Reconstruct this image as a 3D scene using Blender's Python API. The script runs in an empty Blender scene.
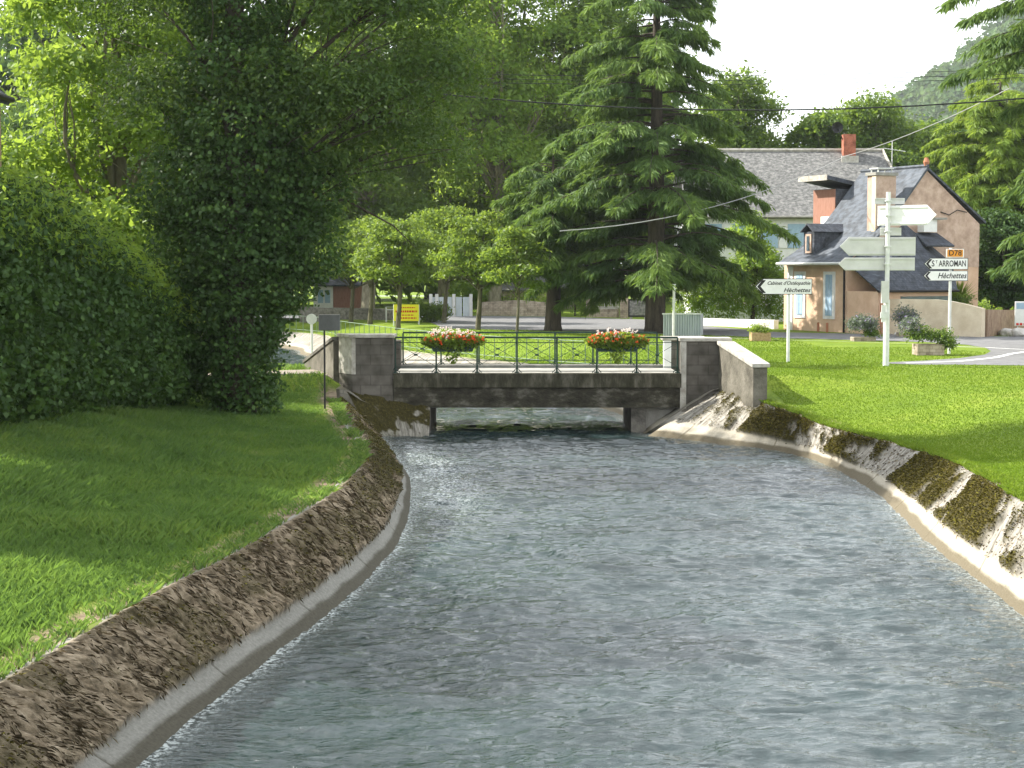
import bpy, math, random
import numpy as np
from mathutils import Vector, Matrix
R = math.radians
random.seed(7); rng = np.random.default_rng(11)
SC = bpy.context.scene
COL = SC.collection

# ------------------------------------------------------------ camera, sky, sun, exposure
F = 1700.0; CZ = 2.87; HY = 268.0
TH = math.atan((384 - HY) / F)
cam_d = bpy.data.cameras.new('camera'); cam = bpy.data.objects.new('camera', cam_d); COL.objects.link(cam)
cam_d.sensor_width = 36; cam_d.lens = F / 1024 * 36; cam_d.clip_end = 6000; cam_d.clip_start = 0.1
cam.location = (0, 0, CZ); cam.rotation_euler = (math.pi / 2 - TH, 0, 0)
SC.camera = cam
SUN_DIR = Vector((-1.0, 0.28, 0.86)).normalized()
el = math.asin(SUN_DIR.z); az = math.atan2(SUN_DIR.x, SUN_DIR.y)
w = bpy.data.worlds.new('World'); SC.world = w; w.use_nodes = True
nt = w.node_tree; nt.nodes.clear()
out = nt.nodes.new('ShaderNodeOutputWorld'); bg = nt.nodes.new('ShaderNodeBackground')
sky = nt.nodes.new('ShaderNodeTexSky'); sky.sky_type = 'NISHITA'; sky.sun_disc = False
sky.sun_elevation = el; sky.sun_rotation = az; sky.dust_density = 4.0; sky.air_density = 1.0; sky.altitude = 600
# thin bright summer cloud veil over the sky, denser towards the horizon
tc = nt.nodes.new('ShaderNodeTexCoord'); no = nt.nodes.new('ShaderNodeTexNoise')
no.inputs['Scale'].default_value = 2.2; no.inputs['Detail'].default_value = 6
sep = nt.nodes.new('ShaderNodeSeparateXYZ')
nt.links.new(tc.outputs['Generated'], no.inputs['Vector']); nt.links.new(tc.outputs['Generated'], sep.inputs[0])
mr = nt.nodes.new('ShaderNodeMapRange'); mr.inputs['From Min'].default_value = 0.05; mr.inputs['From Max'].default_value = 0.7
mr.inputs['To Min'].default_value = 0.95; mr.inputs['To Max'].default_value = 0.5
nt.links.new(sep.outputs['Z'], mr.inputs['Value'])
mr2 = nt.nodes.new('ShaderNodeMapRange'); mr2.inputs['From Min'].default_value = 0.40; mr2.inputs['From Max'].default_value = 0.62
mr2.inputs['To Min'].default_value = -0.15; mr2.inputs['To Max'].default_value = 0.3
nt.links.new(no.outputs['Fac'], mr2.inputs['Value'])
ad = nt.nodes.new('ShaderNodeMath'); ad.operation = 'ADD'; ad.use_clamp = True
nt.links.new(mr.outputs[0], ad.inputs[0]); nt.links.new(mr2.outputs[0], ad.inputs[1])
mx = nt.nodes.new('ShaderNodeMixRGB'); mx.inputs['Color2'].default_value = (10.2, 10.5, 10.6, 1)
nt.links.new(ad.outputs[0], mx.inputs['Fac']); nt.links.new(sky.outputs[0], mx.inputs['Color1'])
nt.links.new(mx.outputs[0], bg.inputs['Color']); bg.inputs['Strength'].default_value = 0.10
nt.links.new(bg.outputs[0], out.inputs['Surface'])
sl = bpy.data.lights.new('sun', 'SUN'); so = bpy.data.objects.new('sun', sl); COL.objects.link(so)
sl.energy = 5.0; sl.angle = R(0.6); sl.color = (1.0, 0.95, 0.86)
so.rotation_euler = SUN_DIR.to_track_quat('Z', 'Y').to_euler()
vs = SC.view_settings; vs.view_transform = 'Standard'; vs.look = 'None'; vs.exposure = 1.2; vs.gamma = 1; vs.use_curve_mapping = False
SC.cycles.max_bounces = 6; SC.cycles.diffuse_bounces = 3; SC.cycles.glossy_bounces = 3
SC.cycles.transmission_bounces = 4; SC.cycles.transparent_max_bounces = 4
SC.cycles.caustics_reflective = False; SC.cycles.caustics_refractive = False

# ------------------------------------------------------------ pixel -> world measuring helpers
def ray(px, py):
    a = (px - 512) / F; b = (384 - py) / F
    return np.array([a, math.cos(TH) + b * math.sin(TH), -math.sin(TH) + b * math.cos(TH)])
def G(px, py, z):
    r = ray(px, py); t = (z - CZ) / r[2]; return (r[0] * t, r[1] * t, z)
def P(px, py, y):
    r = ray(px, py); t = y / r[1]; return (r[0] * t, y, CZ + r[2] * t)
def ZP(py, y): return P(512, py, y)[2]
def XP(px, y): return (px - 512) / F * y * 1.0012

# ------------------------------------------------------------ numpy noise
_L = rng.random((64, 64, 64)).astype(np.float32)
def vnoise(x, y, z=0.0):
    x, y, z = np.broadcast_arrays(np.asarray(x, float), np.asarray(y, float), np.asarray(z, float))
    xi = np.floor(x).astype(int); yi = np.floor(y).astype(int); zi = np.floor(z).astype(int)
    fx = x - xi; fy = y - yi; fz = z - zi
    fx = fx * fx * (3 - 2 * fx); fy = fy * fy * (3 - 2 * fy); fz = fz * fz * (3 - 2 * fz)
    def g(a, b, c): return _L[(xi + a) & 63, (yi + b) & 63, (zi + c) & 63]
    r = 0
    for a in (0, 1):
        for b in (0, 1):
            for c in (0, 1):
                r = r + g(a, b, c) * (fx if a else 1 - fx) * (fy if b else 1 - fy) * (fz if c else 1 - fz)
    return r
def fbm(x, y, z=0.0, o=4):
    s = 0; a = 0.5; n = 0
    for i in range(o):
        s = s + a * vnoise(x * 2 ** i + 13.7 * i, y * 2 ** i + 5.1 * i, z + 3.3 * i); n += a; a *= 0.5
    return s / n

# ------------------------------------------------------------ materials
MATS = {}
def new_mat(name):
    m = bpy.data.materials.new(name); m.use_nodes = True; t = m.node_tree; t.nodes.clear()
    o = t.nodes.new('ShaderNodeOutputMaterial'); MATS[name] = m
    return m, t, o
def N(t, typ, **kw):
    n = t.nodes.new(typ)
    for k, v in kw.items():
        if k in n.inputs: n.inputs[k].default_value = v
        else: setattr(n, k, v)
    return n
def c4(c): return (c[0], c[1], c[2], 1)
def ramp(t, src, stops):
    r = t.nodes.new('ShaderNodeValToRGB'); e = r.color_ramp.elements
    e[0].position = stops[0][0]; e[0].color = c4(stops[0][1]); e[1].position = stops[-1][0]; e[1].color = c4(stops[-1][1])
    for p, c in stops[1:-1]:
        k = e.new(p); k.color = c4(c)
    t.links.new(src, r.inputs[0]); return r.outputs[0]
def simple(name, c1, c2=None, scale=6, rough=0.8, bump=0.0, bscale=None, metal=0, stretch=(1, 1, 1), lo=.35, hi=.65, c3=None, spec=0.3):
    m, t, o = new_mat(name); b = N(t, 'ShaderNodeBsdfPrincipled'); b.inputs['Roughness'].default_value = rough
    b.inputs['Metallic'].default_value = metal; b.inputs['Specular IOR Level'].default_value = spec
    tcn = N(t, 'ShaderNodeTexCoord'); mp = N(t, 'ShaderNodeMapping'); mp.inputs['Scale'].default_value = stretch
    t.links.new(tcn.outputs['Object'], mp.inputs[0])
    n = N(t, 'ShaderNodeTexNoise'); n.inputs['Scale'].default_value = scale; n.inputs['Detail'].default_value = 7; n.inputs['Roughness'].default_value = .65
    t.links.new(mp.outputs[0], n.inputs['Vector'])
    stops = [(lo, c1), (hi, c2 or c1)]
    if c3: stops = [(lo, c1), ((lo + hi) / 2, c2), (hi, c3)]
    t.links.new(ramp(t, n.outputs['Fac'], stops), b.inputs['Base Color'])
    if bump:
        n2 = N(t, 'ShaderNodeTexNoise'); n2.inputs['Scale'].default_value = bscale or scale * 4; n2.inputs['Detail'].default_value = 6
        t.links.new(mp.outputs[0], n2.inputs['Vector'])
        bp = N(t, 'ShaderNodeBump'); bp.inputs['Strength'].default_value = bump; bp.inputs['Distance'].default_value = 0.03
        t.links.new(n2.outputs['Fac'], bp.inputs['Height']); t.links.new(bp.outputs[0], b.inputs['Normal'])
    t.links.new(b.outputs[0], o.inputs['Surface']); return m
def leaf_mat(name, stops, trans=0.4, tcol=(0.20, 0.30, 0.03), rough=0.5, gloss=0.35):
    m, t, o = new_mat(name)
    at = N(t, 'ShaderNodeAttribute'); at.attribute_name = 'rnd'
    col = ramp(t, at.outputs['Fac'], stops)
    b = N(t, 'ShaderNodeBsdfPrincipled'); b.inputs['Roughness'].default_value = rough; b.inputs['Specular IOR Level'].default_value = gloss
    t.links.new(col, b.inputs['Base Color'])
    tr = N(t, 'ShaderNodeBsdfTranslucent')
    mxx = N(t, 'ShaderNodeMixRGB'); mxx.blend_type = 'MIX'; mxx.inputs['Fac'].default_value = .6
    t.links.new(col, mxx.inputs['Color1']); mxx.inputs['Color2'].default_value = c4(tcol)
    t.links.new(mxx.outputs[0], tr.inputs['Color'])
    ms = N(t, 'ShaderNodeMixShader'); ms.inputs[0].default_value = trans
    t.links.new(b.outputs[0], ms.inputs[1]); t.links.new(tr.outputs[0], ms.inputs[2]); t.links.new(ms.outputs[0], o.inputs['Surface'])
    return m

def brick_mat(name, c1, c2, mortar, sx=1.0, bump=.4, bw=.5, rh=.25, axes='XZ', rough=.85):
    m, t, o = new_mat(name); b = N(t, 'ShaderNodeBsdfPrincipled'); b.inputs['Roughness'].default_value = rough
    b.inputs['Specular IOR Level'].default_value = .25
    tcn = N(t, 'ShaderNodeTexCoord'); sp = N(t, 'ShaderNodeSeparateXYZ'); cb = N(t, 'ShaderNodeCombineXYZ')
    t.links.new(tcn.outputs['Object'], sp.inputs[0])
    if axes == 'XZ':
        a2 = N(t, 'ShaderNodeMath'); a2.operation = 'ADD'; t.links.new(sp.outputs['X'], a2.inputs[0]); t.links.new(sp.outputs['Y'], a2.inputs[1])
        t.links.new(a2.outputs[0], cb.inputs['X']); t.links.new(sp.outputs['Z'], cb.inputs['Y'])
    br = N(t, 'ShaderNodeTexBrick'); br.inputs['Scale'].default_value = sx
    br.inputs['Color1'].default_value = c4(c1); br.inputs['Color2'].default_value = c4(c2); br.inputs['Mortar'].default_value = c4(mortar)
    br.inputs['Brick Width'].default_value = bw; br.inputs['Row Height'].default_value = rh; br.inputs['Mortar Size'].default_value = .012
    t.links.new(cb.outputs[0], br.inputs['Vector'])
    n = N(t, 'ShaderNodeTexNoise'); n.inputs['Scale'].default_value = 3; n.inputs['Detail'].default_value = 8
    t.links.new(tcn.outputs['Object'], n.inputs['Vector'])
    mm = N(t, 'ShaderNodeMixRGB'); mm.blend_type = 'MULTIPLY'; mm.inputs['Fac'].default_value = .75
    t.links.new(br.outputs['Color'], mm.inputs['Color1']); t.links.new(ramp(t, n.outputs['Fac'], [(.3, (.45, .42, .38)), (.6, (1.2, 1.2, 1.2))]), mm.inputs['Color2'])
    t.links.new(mm.outputs[0], b.inputs['Base Color'])
    bp = N(t, 'ShaderNodeBump'); bp.inputs['Strength'].default_value = bump; bp.inputs['Distance'].default_value = .02
    t.links.new(mm.outputs[0], bp.inputs['Height']); t.links.new(bp.outputs[0], b.inputs['Normal'])
    t.links.new(b.outputs[0], o.inputs['Surface']); return m

M_asphalt = simple('asphalt', (.13, .13, .135), (.19, .19, .19), 3, .9, .4, 60)
M_path = simple('path_gravel', (.20, .17, .13), (.33, .29, .24), 5, .95, .5, 60)
M_conc = simple('concrete', (.22, .21, .19), (.36, .35, .31), 2.5, .9, .5, 30)
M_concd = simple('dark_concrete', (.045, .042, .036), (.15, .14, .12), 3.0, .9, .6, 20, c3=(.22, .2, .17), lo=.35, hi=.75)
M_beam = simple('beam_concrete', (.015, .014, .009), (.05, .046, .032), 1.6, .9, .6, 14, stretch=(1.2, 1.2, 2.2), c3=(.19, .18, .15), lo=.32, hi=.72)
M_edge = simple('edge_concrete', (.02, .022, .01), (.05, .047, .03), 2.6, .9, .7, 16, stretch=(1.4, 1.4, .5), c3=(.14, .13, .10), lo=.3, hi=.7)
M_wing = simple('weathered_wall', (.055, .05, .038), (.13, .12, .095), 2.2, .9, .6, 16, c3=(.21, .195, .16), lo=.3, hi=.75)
M_cap = simple('coping_stone', (.28, .26, .22), (.5, .48, .43), 4, .9, .5, 30)
M_green = simple('green_iron', (.008, .03, .022), (.02, .05, .036), 8, .5)
M_greenp = simple('grey_green_iron', (.14, .2, .13), (.2, .27, .18), 8, .6)
M_render = simple('peach_render', (.60, .40, .27), (.74, .53, .38), 1.2, .95, .3, 40)
M_render2 = simple('pink_render', (.36, .25, .19), (.50, .36, .28), 2.5, .95, .6, 30, c3=(.62, .47, .38), lo=.3, hi=.7)
M_cream = simple('cream_render', (.60, .50, .35), (.74, .65, .49), 1.5, .95, .4, 20)
M_brownw = simple('brown_stone', (.22, .14, .09), (.36, .26, .18), 3, .95, .6, 12)
M_white = simple('white_paint', (.72, .72, .7), (.82, .82, .8), 4, .6)
M_galv = simple('galvanised', (.55, .56, .54), (.68, .69, .67), 5, .5, metal=.0)
M_greyback = simple('sign_back_grey', (.5, .5, .48), (.58, .58, .56), 3, .5)
M_boardg = simple('weathered_grey_board', (.10, .105, .10), (.15, .155, .15), 3, .6)
M_black = simple('black_paint', (.015, .015, .015), None, 3, .5)
M_orange = simple('orange_panel', (.68, .27, .02), None, 3, .5)
M_blue = simple('blue_shutter', (.30, .42, .55), (.36, .5, .62), 8, .7)
M_glass = simple('window_glass', (.05, .07, .09), (.09, .12, .15), 2, .1, spec=.8)
M_slate = brick_mat('slate', (.085, .098, .118), (.115, .128, .148), (.06, .07, .08), 4.0, .3, .5, .3)
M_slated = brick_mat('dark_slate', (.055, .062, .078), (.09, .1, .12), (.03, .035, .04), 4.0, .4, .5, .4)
M_oldslate = simple('old_mottled_slate', (.07, .07, .068), (.15, .15, .145), 5, .9, .6, 14, c3=(.27, .265, .25), lo=.35, hi=.7, stretch=(1, 1, 1.6))
M_brick = brick_mat('red_brick', (.30, .09, .05), (.38, .13, .08), (.25, .18, .14), 8, .4)
M_redw = simple('red_boards', (.26, .13, .09), (.36, .19, .14), 6, .85, .3, 20, stretch=(4, 4, .5))
M_stonew = brick_mat('block_stone', (.30, .25, .19), (.40, .34, .27), (.16, .13, .10), 2.2, .8)
M_pierstone = brick_mat('pier_blocks', (.085, .078, .066), (.115, .105, .09), (.07, .064, .054), 1.0, .7, .55, .27)
M_drystone = simple('rubble_stone', (.07, .065, .055), (.2, .19, .16), 6, .95, .8, 9)
M_bark = simple('bark', (.03, .025, .018), (.085, .07, .05), 5, .95, .9, 14, stretch=(1, 1, .25))
M_barkl = simple('light_bark', (.12, .11, .07), (.24, .22, .15), 5, .95, .6, 14, stretch=(1, 1, .4))
M_bark2 = simple('mossy_bark', (.06, .055, .03), (.15, .14, .09), 5, .95, .6, 14, stretch=(1, 1, .4))
M_yellow = simple('yellow_banner', (.80, .72, .02), (.86, .78, .05), 2, .6)
M_red = simple('red_paint', (.6, .03, .02), None, 2, .6)
M_corr = simple('pale_corrugated', (.38, .43, .44), (.48, .53, .54), 4, .6, stretch=(1, 1, .3))
M_soil = simple('soil', (.05, .035, .02), (.09, .065, .04), 10, 1, .5, 30)
M_rock = simple('pale_rock', (.4, .38, .34), (.6, .58, .54), 3, .9, .6, 8)
M_terra = simple('terracotta', (.38, .15, .08), (.45, .2, .12), 5, .9)
M_boxw = simple('woven_planter', (.30, .20, .10), (.46, .33, .19), 12, .9, .6, 30)
M_cable = simple('black_cable', (.01, .01, .01), None, 2, .6)
M_cableg = simple('grey_cable', (.3, .3, .29), None, 2, .6)

L_ash = leaf_mat('leaf_ash', [(0, (.06, .125, .018)), (.5, (.125, .22, .03)), (1, (.20, .30, .055))], .55, (.46, .60, .07))
L_ivy = leaf_mat('leaf_ivy', [(0, (.018, .044, .012)), (.6, (.042, .09, .02)), (1, (.09, .16, .03))], .25, (.16, .28, .03), .55, .25)
L_dark = leaf_mat('leaf_dark', [(0, (.03, .065, .014)), (.5, (.07, .125, .022)), (1, (.13, .20, .032))], .5, (.34, .48, .05))
L_plane = leaf_mat('leaf_plane', [(0, (.08, .14, .02)), (.5, (.14, .22, .03)), (1, (.20, .29, .045))], .52, (.44, .56, .06))
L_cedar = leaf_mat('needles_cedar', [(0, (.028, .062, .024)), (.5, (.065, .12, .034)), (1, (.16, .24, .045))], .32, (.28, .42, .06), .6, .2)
L_shade = leaf_mat('leaf_shade', [(0, (.02, .048, .012)), (.5, (.045, .09, .018)), (1, (.09, .15, .026))], .4, (.22, .34, .03))
L_far = leaf_mat('leaf_far', [(0, (.035, .08, .03)), (.5, (.06, .115, .035)), (1, (.10, .16, .045))], .3, (.15, .22, .05), .7, .1)
L_grass = leaf_mat('grass_blade', [(0, (.055, .11, .034)), (.45, (.10, .175, .045)), (.88, (.17, .24, .05)), (1, (.32, .29, .15))], .45, (.26, .42, .05), .5, .25)
L_lawn = leaf_mat('lawn_blade', [(0, (.10, .165, .012)), (.6, (.15, .22, .018)), (1, (.21, .27, .03))], .4, (.24, .38, .03), .5, .2)
L_lav = leaf_mat('leaf_lavender', [(0, (.10, .14, .09)), (.7, (.16, .2, .13)), (.8, (.3, .24, .42)), (1, (.38, .3, .5))], .3, (.2, .25, .15))
L_flr = leaf_mat('petal_red', [(0, (.62, .04, .015)), (.6, (.78, .09, .02)), (1, (.85, .25, .05))], .3, (.9, .1, .03))
L_flw = leaf_mat('petal_white', [(0, (.75, .68, .62)), (.7, (.82, .75, .7)), (1, (.85, .6, .6))], .3, (.8, .7, .65))

# ------------------------------------------------------------ object helpers
def tag(o, label=None, cat=None, group=None, kind=None):
    if label: o['label'] = label
    if cat: o['category'] = cat
    if group: o['group'] = group
    if kind: o['kind'] = kind
    return o
def empty(name, loc, label=None, cat=None, group=None, rz=0):
    o = bpy.data.objects.new(name, None); COL.objects.link(o); o.location = loc; o.rotation_euler = (0, 0, rz)
    o.empty_display_size = .2
    return tag(o, label, cat, group)
def copy_tree(o, parent=None):
    c = o.copy(); COL.objects.link(c)
    if parent: c.parent = parent
    for ch in list(o.children): copy_tree(ch, c)
    return c
def np_mesh(name, V, Fc, mat, parent=None, rnd=None, pt=None, smooth=False, uv=None, local=False):
    """V (n,3) floats in world space, Fc (m,k) ints"""
    V = np.asarray(V, np.float32); Fc = np.asarray(Fc, np.int32)
    if parent is not None and not local: V = V - np.array(parent.location, np.float32)
    me = bpy.data.meshes.new(name); k = Fc.shape[1]
    me.vertices.add(len(V)); me.vertices.foreach_set('co', V.ravel())
    me.loops.add(Fc.size); me.loops.foreach_set('vertex_index', Fc.ravel())
    me.polygons.add(len(Fc)); me.polygons.foreach_set('loop_start', np.arange(0, Fc.size, k, dtype=np.int32))
    if smooth: me.polygons.foreach_set('use_smooth', np.ones(len(Fc), bool))
    if rnd is not None:
        a = me.attributes.new('rnd', 'FLOAT', 'FACE'); a.data.foreach_set('value', np.asarray(rnd, np.float32))
    if pt:
        for kx, v in pt.items():
            a = me.attributes.new(kx, 'FLOAT', 'POINT'); a.data.foreach_set('value', np.asarray(v, np.float32).ravel())
    if uv is not None:
        u = me.uv_layers.new(name='UVMap'); u.data.foreach_set('uv', np.asarray(uv, np.float32)[Fc.ravel()].ravel())
    me.update(calc_edges=True); me.validate()
    me.materials.append(mat)
    o = bpy.data.objects.new(name, me); COL.objects.link(o)
    if parent is not None: o.parent = parent
    return o
def grid_faces(nr, nc):
    i = np.arange(nr - 1)[:, None] * nc + np.arange(nc - 1)[None, :]
    return np.stack([i, i + 1, i + nc + 1, i + nc], -1).reshape(-1, 4)

class MB:
    def __init__(s): s.v = []; s.f = []
    def add(s, vs, fs):
        b = len(s.v); s.v += [tuple(p) for p in vs]; s.f += [tuple(b + i for i in f) for f in fs]; return s
    def box(s, a, b, M=None):
        x0, y0, z0 = a; x1, y1, z1 = b
        vs = [(x0, y0, z0), (x1, y0, z0), (x1, y1, z0), (x0, y1, z0), (x0, y0, z1), (x1, y0, z1), (x1, y1, z1), (x0, y1, z1)]
        if M: vs = [M @ Vector(p) for p in vs]
        return s.add(vs, [(0, 3, 2, 1), (4, 5, 6, 7), (0, 1, 5, 4), (1, 2, 6, 5), (2, 3, 7, 6), (3, 0, 4, 7)])
    def prism(s, poly, axis, a, b, M=None):
        """poly: 2D points; axis 'y' -> (x,z) extruded over y; 'z' -> (x,y) extruded over z; 'x' -> (y,z) over x"""
        def mk(p, t): return {'y': (p[0], t, p[1]), 'z': (p[0], p[1], t), 'x': (t, p[0], p[1])}[axis]
        n = len(poly); vs = [mk(p, a) for p in poly] + [mk(p, b) for p in poly]
        if M: vs = [M @ Vector(p) for p in vs]
        fs = [tuple(range(n)), tuple(reversed(range(n, 2 * n)))] + [(i, i + n, (i + 1) % n + n, (i + 1) % n) for i in range(n)]
        return s.add(vs, fs)
    def tube(s, pts, rad, n=8, cap=True):
        pts = [Vector(p) for p in pts]; 
        if not hasattr(rad, '__len__'): rad = [rad] * len(pts)
        vs = []; fs = []
        for i, p in enumerate(pts):
            d = (pts[min(i + 1, len(pts) - 1)] - pts[max(i - 1, 0)]).normalized()
            u = d.orthogonal() if abs(d.z) > .95 else Vector((0, 0, 1)).cross(d)
            u.normalize(); v = d.cross(u)
            for k in range(n):
                a = 2 * math.pi * k / n; vs.append(p + (u * math.cos(a) + v * math.sin(a)) * rad[i])
        for i in range(len(pts) - 1):
            for k in range(n):
                fs.append((i * n + k, i * n + (k + 1) % n, (i + 1) * n + (k + 1) % n, (i + 1) * n + k))
        if cap: fs += [tuple(reversed(range(n))), tuple(range((len(pts) - 1) * n, len(pts) * n))]
        return s.add(vs, fs)
    def slab(s, quad, th):
        """thick sheet: quad/poly of 3D points, thickened th along its normal downward"""
        q = [Vector(p) for p in quad]; n = (q[1] - q[0]).cross(q[2] - q[0]).normalized()
        if n.z < 0: q.reverse(); n = -n
        k = len(q); vs = q + [p - n * th for p in q]
        return s.add(vs, [tuple(range(k)), tuple(reversed(range(k, 2 * k)))] + [(i, i + k, (i + 1) % k + k, (i + 1) % k) for i in range(k)])
    def build(s, name, mat, parent=None, bevel=0, smooth=False, local=False):
        vs = s.v
        if parent is not None and not local:
            inv = Matrix.LocRotScale(parent.location, parent.rotation_euler, None).inverted()
            vs = [inv @ Vector(p) for p in vs]
        me = bpy.data.meshes.new(name); me.from_pydata([tuple(p) for p in vs], [], s.f); me.validate(); me.update()
        me.materials.append(mat)
        if smooth: me.polygons.foreach_set('use_smooth', [True] * len(me.polygons))
        o = bpy.data.objects.new(name, me); COL.objects.link(o)
        if parent is not None: o.parent = parent
        if bevel:
            b = o.modifiers.new('b', 'BEVEL'); b.width = bevel; b.segments = 2; b.limit_method = 'ANGLE'
        return o
def lettering(text, cx, y, z, size, mat, parent, shear=0.0, align='CENTER', name='lettering', stretch=1.0, back=False):
    cu = bpy.data.curves.new('t', 'FONT'); cu.body = text; cu.size = size; cu.align_x = align; cu.align_y = 'CENTER'; cu.shear = shear
    cu.extrude = 0.002; cu.offset = size * .013; cu.resolution_u = 3
    to = bpy.data.objects.new('t', cu); COL.objects.link(to)
    dg = bpy.context.evaluated_depsgraph_get(); me = bpy.data.meshes.new_from_object(to.evaluated_get(dg))
    bpy.data.objects.remove(to)
    n = len(me.vertices); co = np.zeros(n * 3, np.float32); me.vertices.foreach_get('co', co); co = co.reshape(-1, 3)
    L = Vector(parent.location)
    nv = np.stack([co[:, 0] * stretch + cx - L.x, y - co[:, 2] - L.y, co[:, 1] + z - L.z], 1)
    me.vertices.foreach_set('co', nv.astype(np.float32).ravel()); me.materials.clear(); me.materials.append(mat); me.update()
    o = bpy.data.objects.new(name, me); COL.objects.link(o); o.parent = parent
    return o

# ------------------------------------------------------------ canal curves (pairs: water edge / bank crest)
WZ = -1.56
def Gw(px, py): return G(px, py, WZ)
Lp = [((-5.4, -8, WZ), (-6.3, -8, -.55)), ((-4.3, 4, WZ), (-5.2, 4, -.55)), ((-3.75, 10, WZ), (-4.6, 10, -.55)),
      (Gw(151, 754), G(20, 673, -.53)), (Gw(252, 673), G(160, 592, -.53)), (Gw(310, 628), G(225, 560, -.53)), (Gw(353, 592), G(283, 526, -.53)),
      (Gw(385, 560), G(323, 501, -.53)), (Gw(399, 542), G(345, 483, -.53)), (Gw(409, 510), G(362, 466, -.53)), (Gw(410, 481), G(368, 448, -.53)),
      (Gw(399, 461), G(349, 420, -.48)), (Gw(388, 447), G(342, 405, -.42)), (Gw(381, 437), G(337, 399, -.36))]
Rp = [((6.6, -8, WZ), (7.5, -8, -.55)), ((6.5, 8, WZ), (7.4, 8, -.5)), ((6.5, 15, WZ), (7.3, 15, -.48)), (Gw(1040, 628), (7.2, 19.5, -.47)),
      (Gw(1000, 597), (7.2, 23, -.47)), (Gw(936, 549), G(989, 483, -.52)), (Gw(900, 515), G(955, 465, -.66)), (Gw(865, 485), G(905, 448, -.80)),
      (Gw(816, 461), G(827, 427, -.80)), (Gw(775, 451), G(793, 414, -.66)), (Gw(737, 446), G(764, 404, -.55)), (Gw(690, 440), G(740, 396, -.45)), (Gw(648, 436), G(722, 389, -.38))]
def catmull(pts, n):
    P_ = np.array([np.concatenate([a, b]) for a, b in pts], float); P_ = np.vstack([2 * P_[0] - P_[1], P_, 2 * P_[-1] - P_[-2]])
    d = np.concatenate([[0], np.cumsum(np.linalg.norm(np.diff((P_[1:-1, :2] + P_[1:-1, 3:5]) / 2, axis=0), axis=1))])
    s = np.linspace(0, d[-1], n); outp = []
    for v in s:
        i = min(np.searchsorted(d, v, side='right') - 1, len(d) - 2); t = (v - d[i]) / (d[i + 1] - d[i])
        p0, p1, p2, p3 = P_[i], P_[i + 1], P_[i + 2], P_[i + 3]
        outp.append(.5 * ((2 * p1) + (-p0 + p2) * t + (2 * p0 - 5 * p1 + 4 * p2 - p3) * t * t + (-p0 + 3 * p1 - 3 * p2 + p3) * t ** 3))
    return np.array(outp), s
# far side (beyond the bridge)
Lf = [((-2.2, 45.6, WZ), (-4.7, 45.3, -.36)), ((-2.2, 49.2, WZ), (-4.6, 49.6, -.3)), ((-3.4, 52.5, WZ), (-5.2, 52.5, -.4)), ((-6, 58, WZ), (-7.2, 58, -.5)), ((-10, 66, WZ), (-11.4, 65.4, -.6)), ((-15.5, 77, WZ), (-17, 76, -.7)), ((-24, 96, WZ), (-25.6, 95, -.8)), ((-42, 120, WZ), (-43.5, 119, -.8)), ((-85, 150, WZ), (-86, 148, -.8)), ((-220, 200, WZ), (-221, 198, -.8))]
Rf = [((3.56, 45.3, WZ), (5.5, 45.4, -.36)), ((3.4, 49.5, WZ), (4.5, 49.8, -.36)), ((2.8, 54, WZ), (4.1, 54.6, -.5)), ((.2, 60, WZ), (1.5, 61, -.65)), ((-3, 67, WZ), (-1.8, 68.2, -.75)), ((-6.5, 75, WZ), (-5.3, 76.5, -.8)), ((-10.5, 86, WZ), (-9.2, 87.5, -.8)), ((-13.6, 96, WZ), (-12.4, 97, -.8)), ((-30, 118, WZ), (-28.8, 119.5, -.8)), ((-72, 145, WZ), (-71, 147, -.8)), ((-205, 190, WZ), (-204, 192, -.8))]
Lc, Ls = catmull(Lp, 2600); Rc, Rs = catmull(Rp, 2400); Lfc, Lfs = catmull(Lf, 700); Rfc, Rfs = catmull(Rf, 900)
def table(a, b):
    T = np.vstack([a[:, 3:6], b[:, 3:6]]); y = np.maximum.accumulate(T[:, 1]); return y + np.arange(len(y)) * 1e-7, T[:, 0], T[:, 2]
LT = table(Lc, Lfc); RT = table(Rc, Rfc)
def crestL(y): return np.interp(y, LT[0], LT[1]), np.interp(y, LT[0], LT[2])
def crestR(y): return np.interp(y, RT[0], RT[1]), np.interp(y, RT[0], RT[2])
def sst(a, b, x): t = np.clip((x - a) / (b - a), 0, 1); return t * t * (3 - 2 * t)
def hL(x, y):
    cx, cz = crestL(y); d = np.maximum(cx - x, 0)
    near = 1 - sst(33, 44, y)
    amb = -.2 + near * (.75 * sst(1.5, 9, d) - .15)
    z = cz + (amb - cz) * sst(.3, 5, d)
    z = z + near * .035 * (fbm(x * .7, y * .7, 2.2) - .5) * 4 * sst(.4, 1.5, d)
    b = sst(44.2, 45.8, y) * (1 - sst(50, 53.5, y)) * (1 - sst(5, 11, -x))
    z = z + b * (-.03 - z) * sst(-.1, .6, d)
    return z
def hR(x, y):
    cx, cz = crestR(y); d = np.maximum(x - cx, 0)
    amb = -.2 + 0 * x
    z = cz + (amb - cz) * sst(.4, 7 - 2 * sst(50, 60, y), d)
    z = z + (1 - sst(44, 50, y)) * .03 * (fbm(x * .4, y * .4, 5.2) - .5) * 4 * sst(.4, 2.5, d)
    b = sst(44.8, 45.8, y) * (1 - sst(49, 52, y)) * (1 - sst(7.5, 11, x)) * (x > 0)
    z = z + b * (-.03 - z) * sst(-.1, .6, d)
    return z

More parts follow.
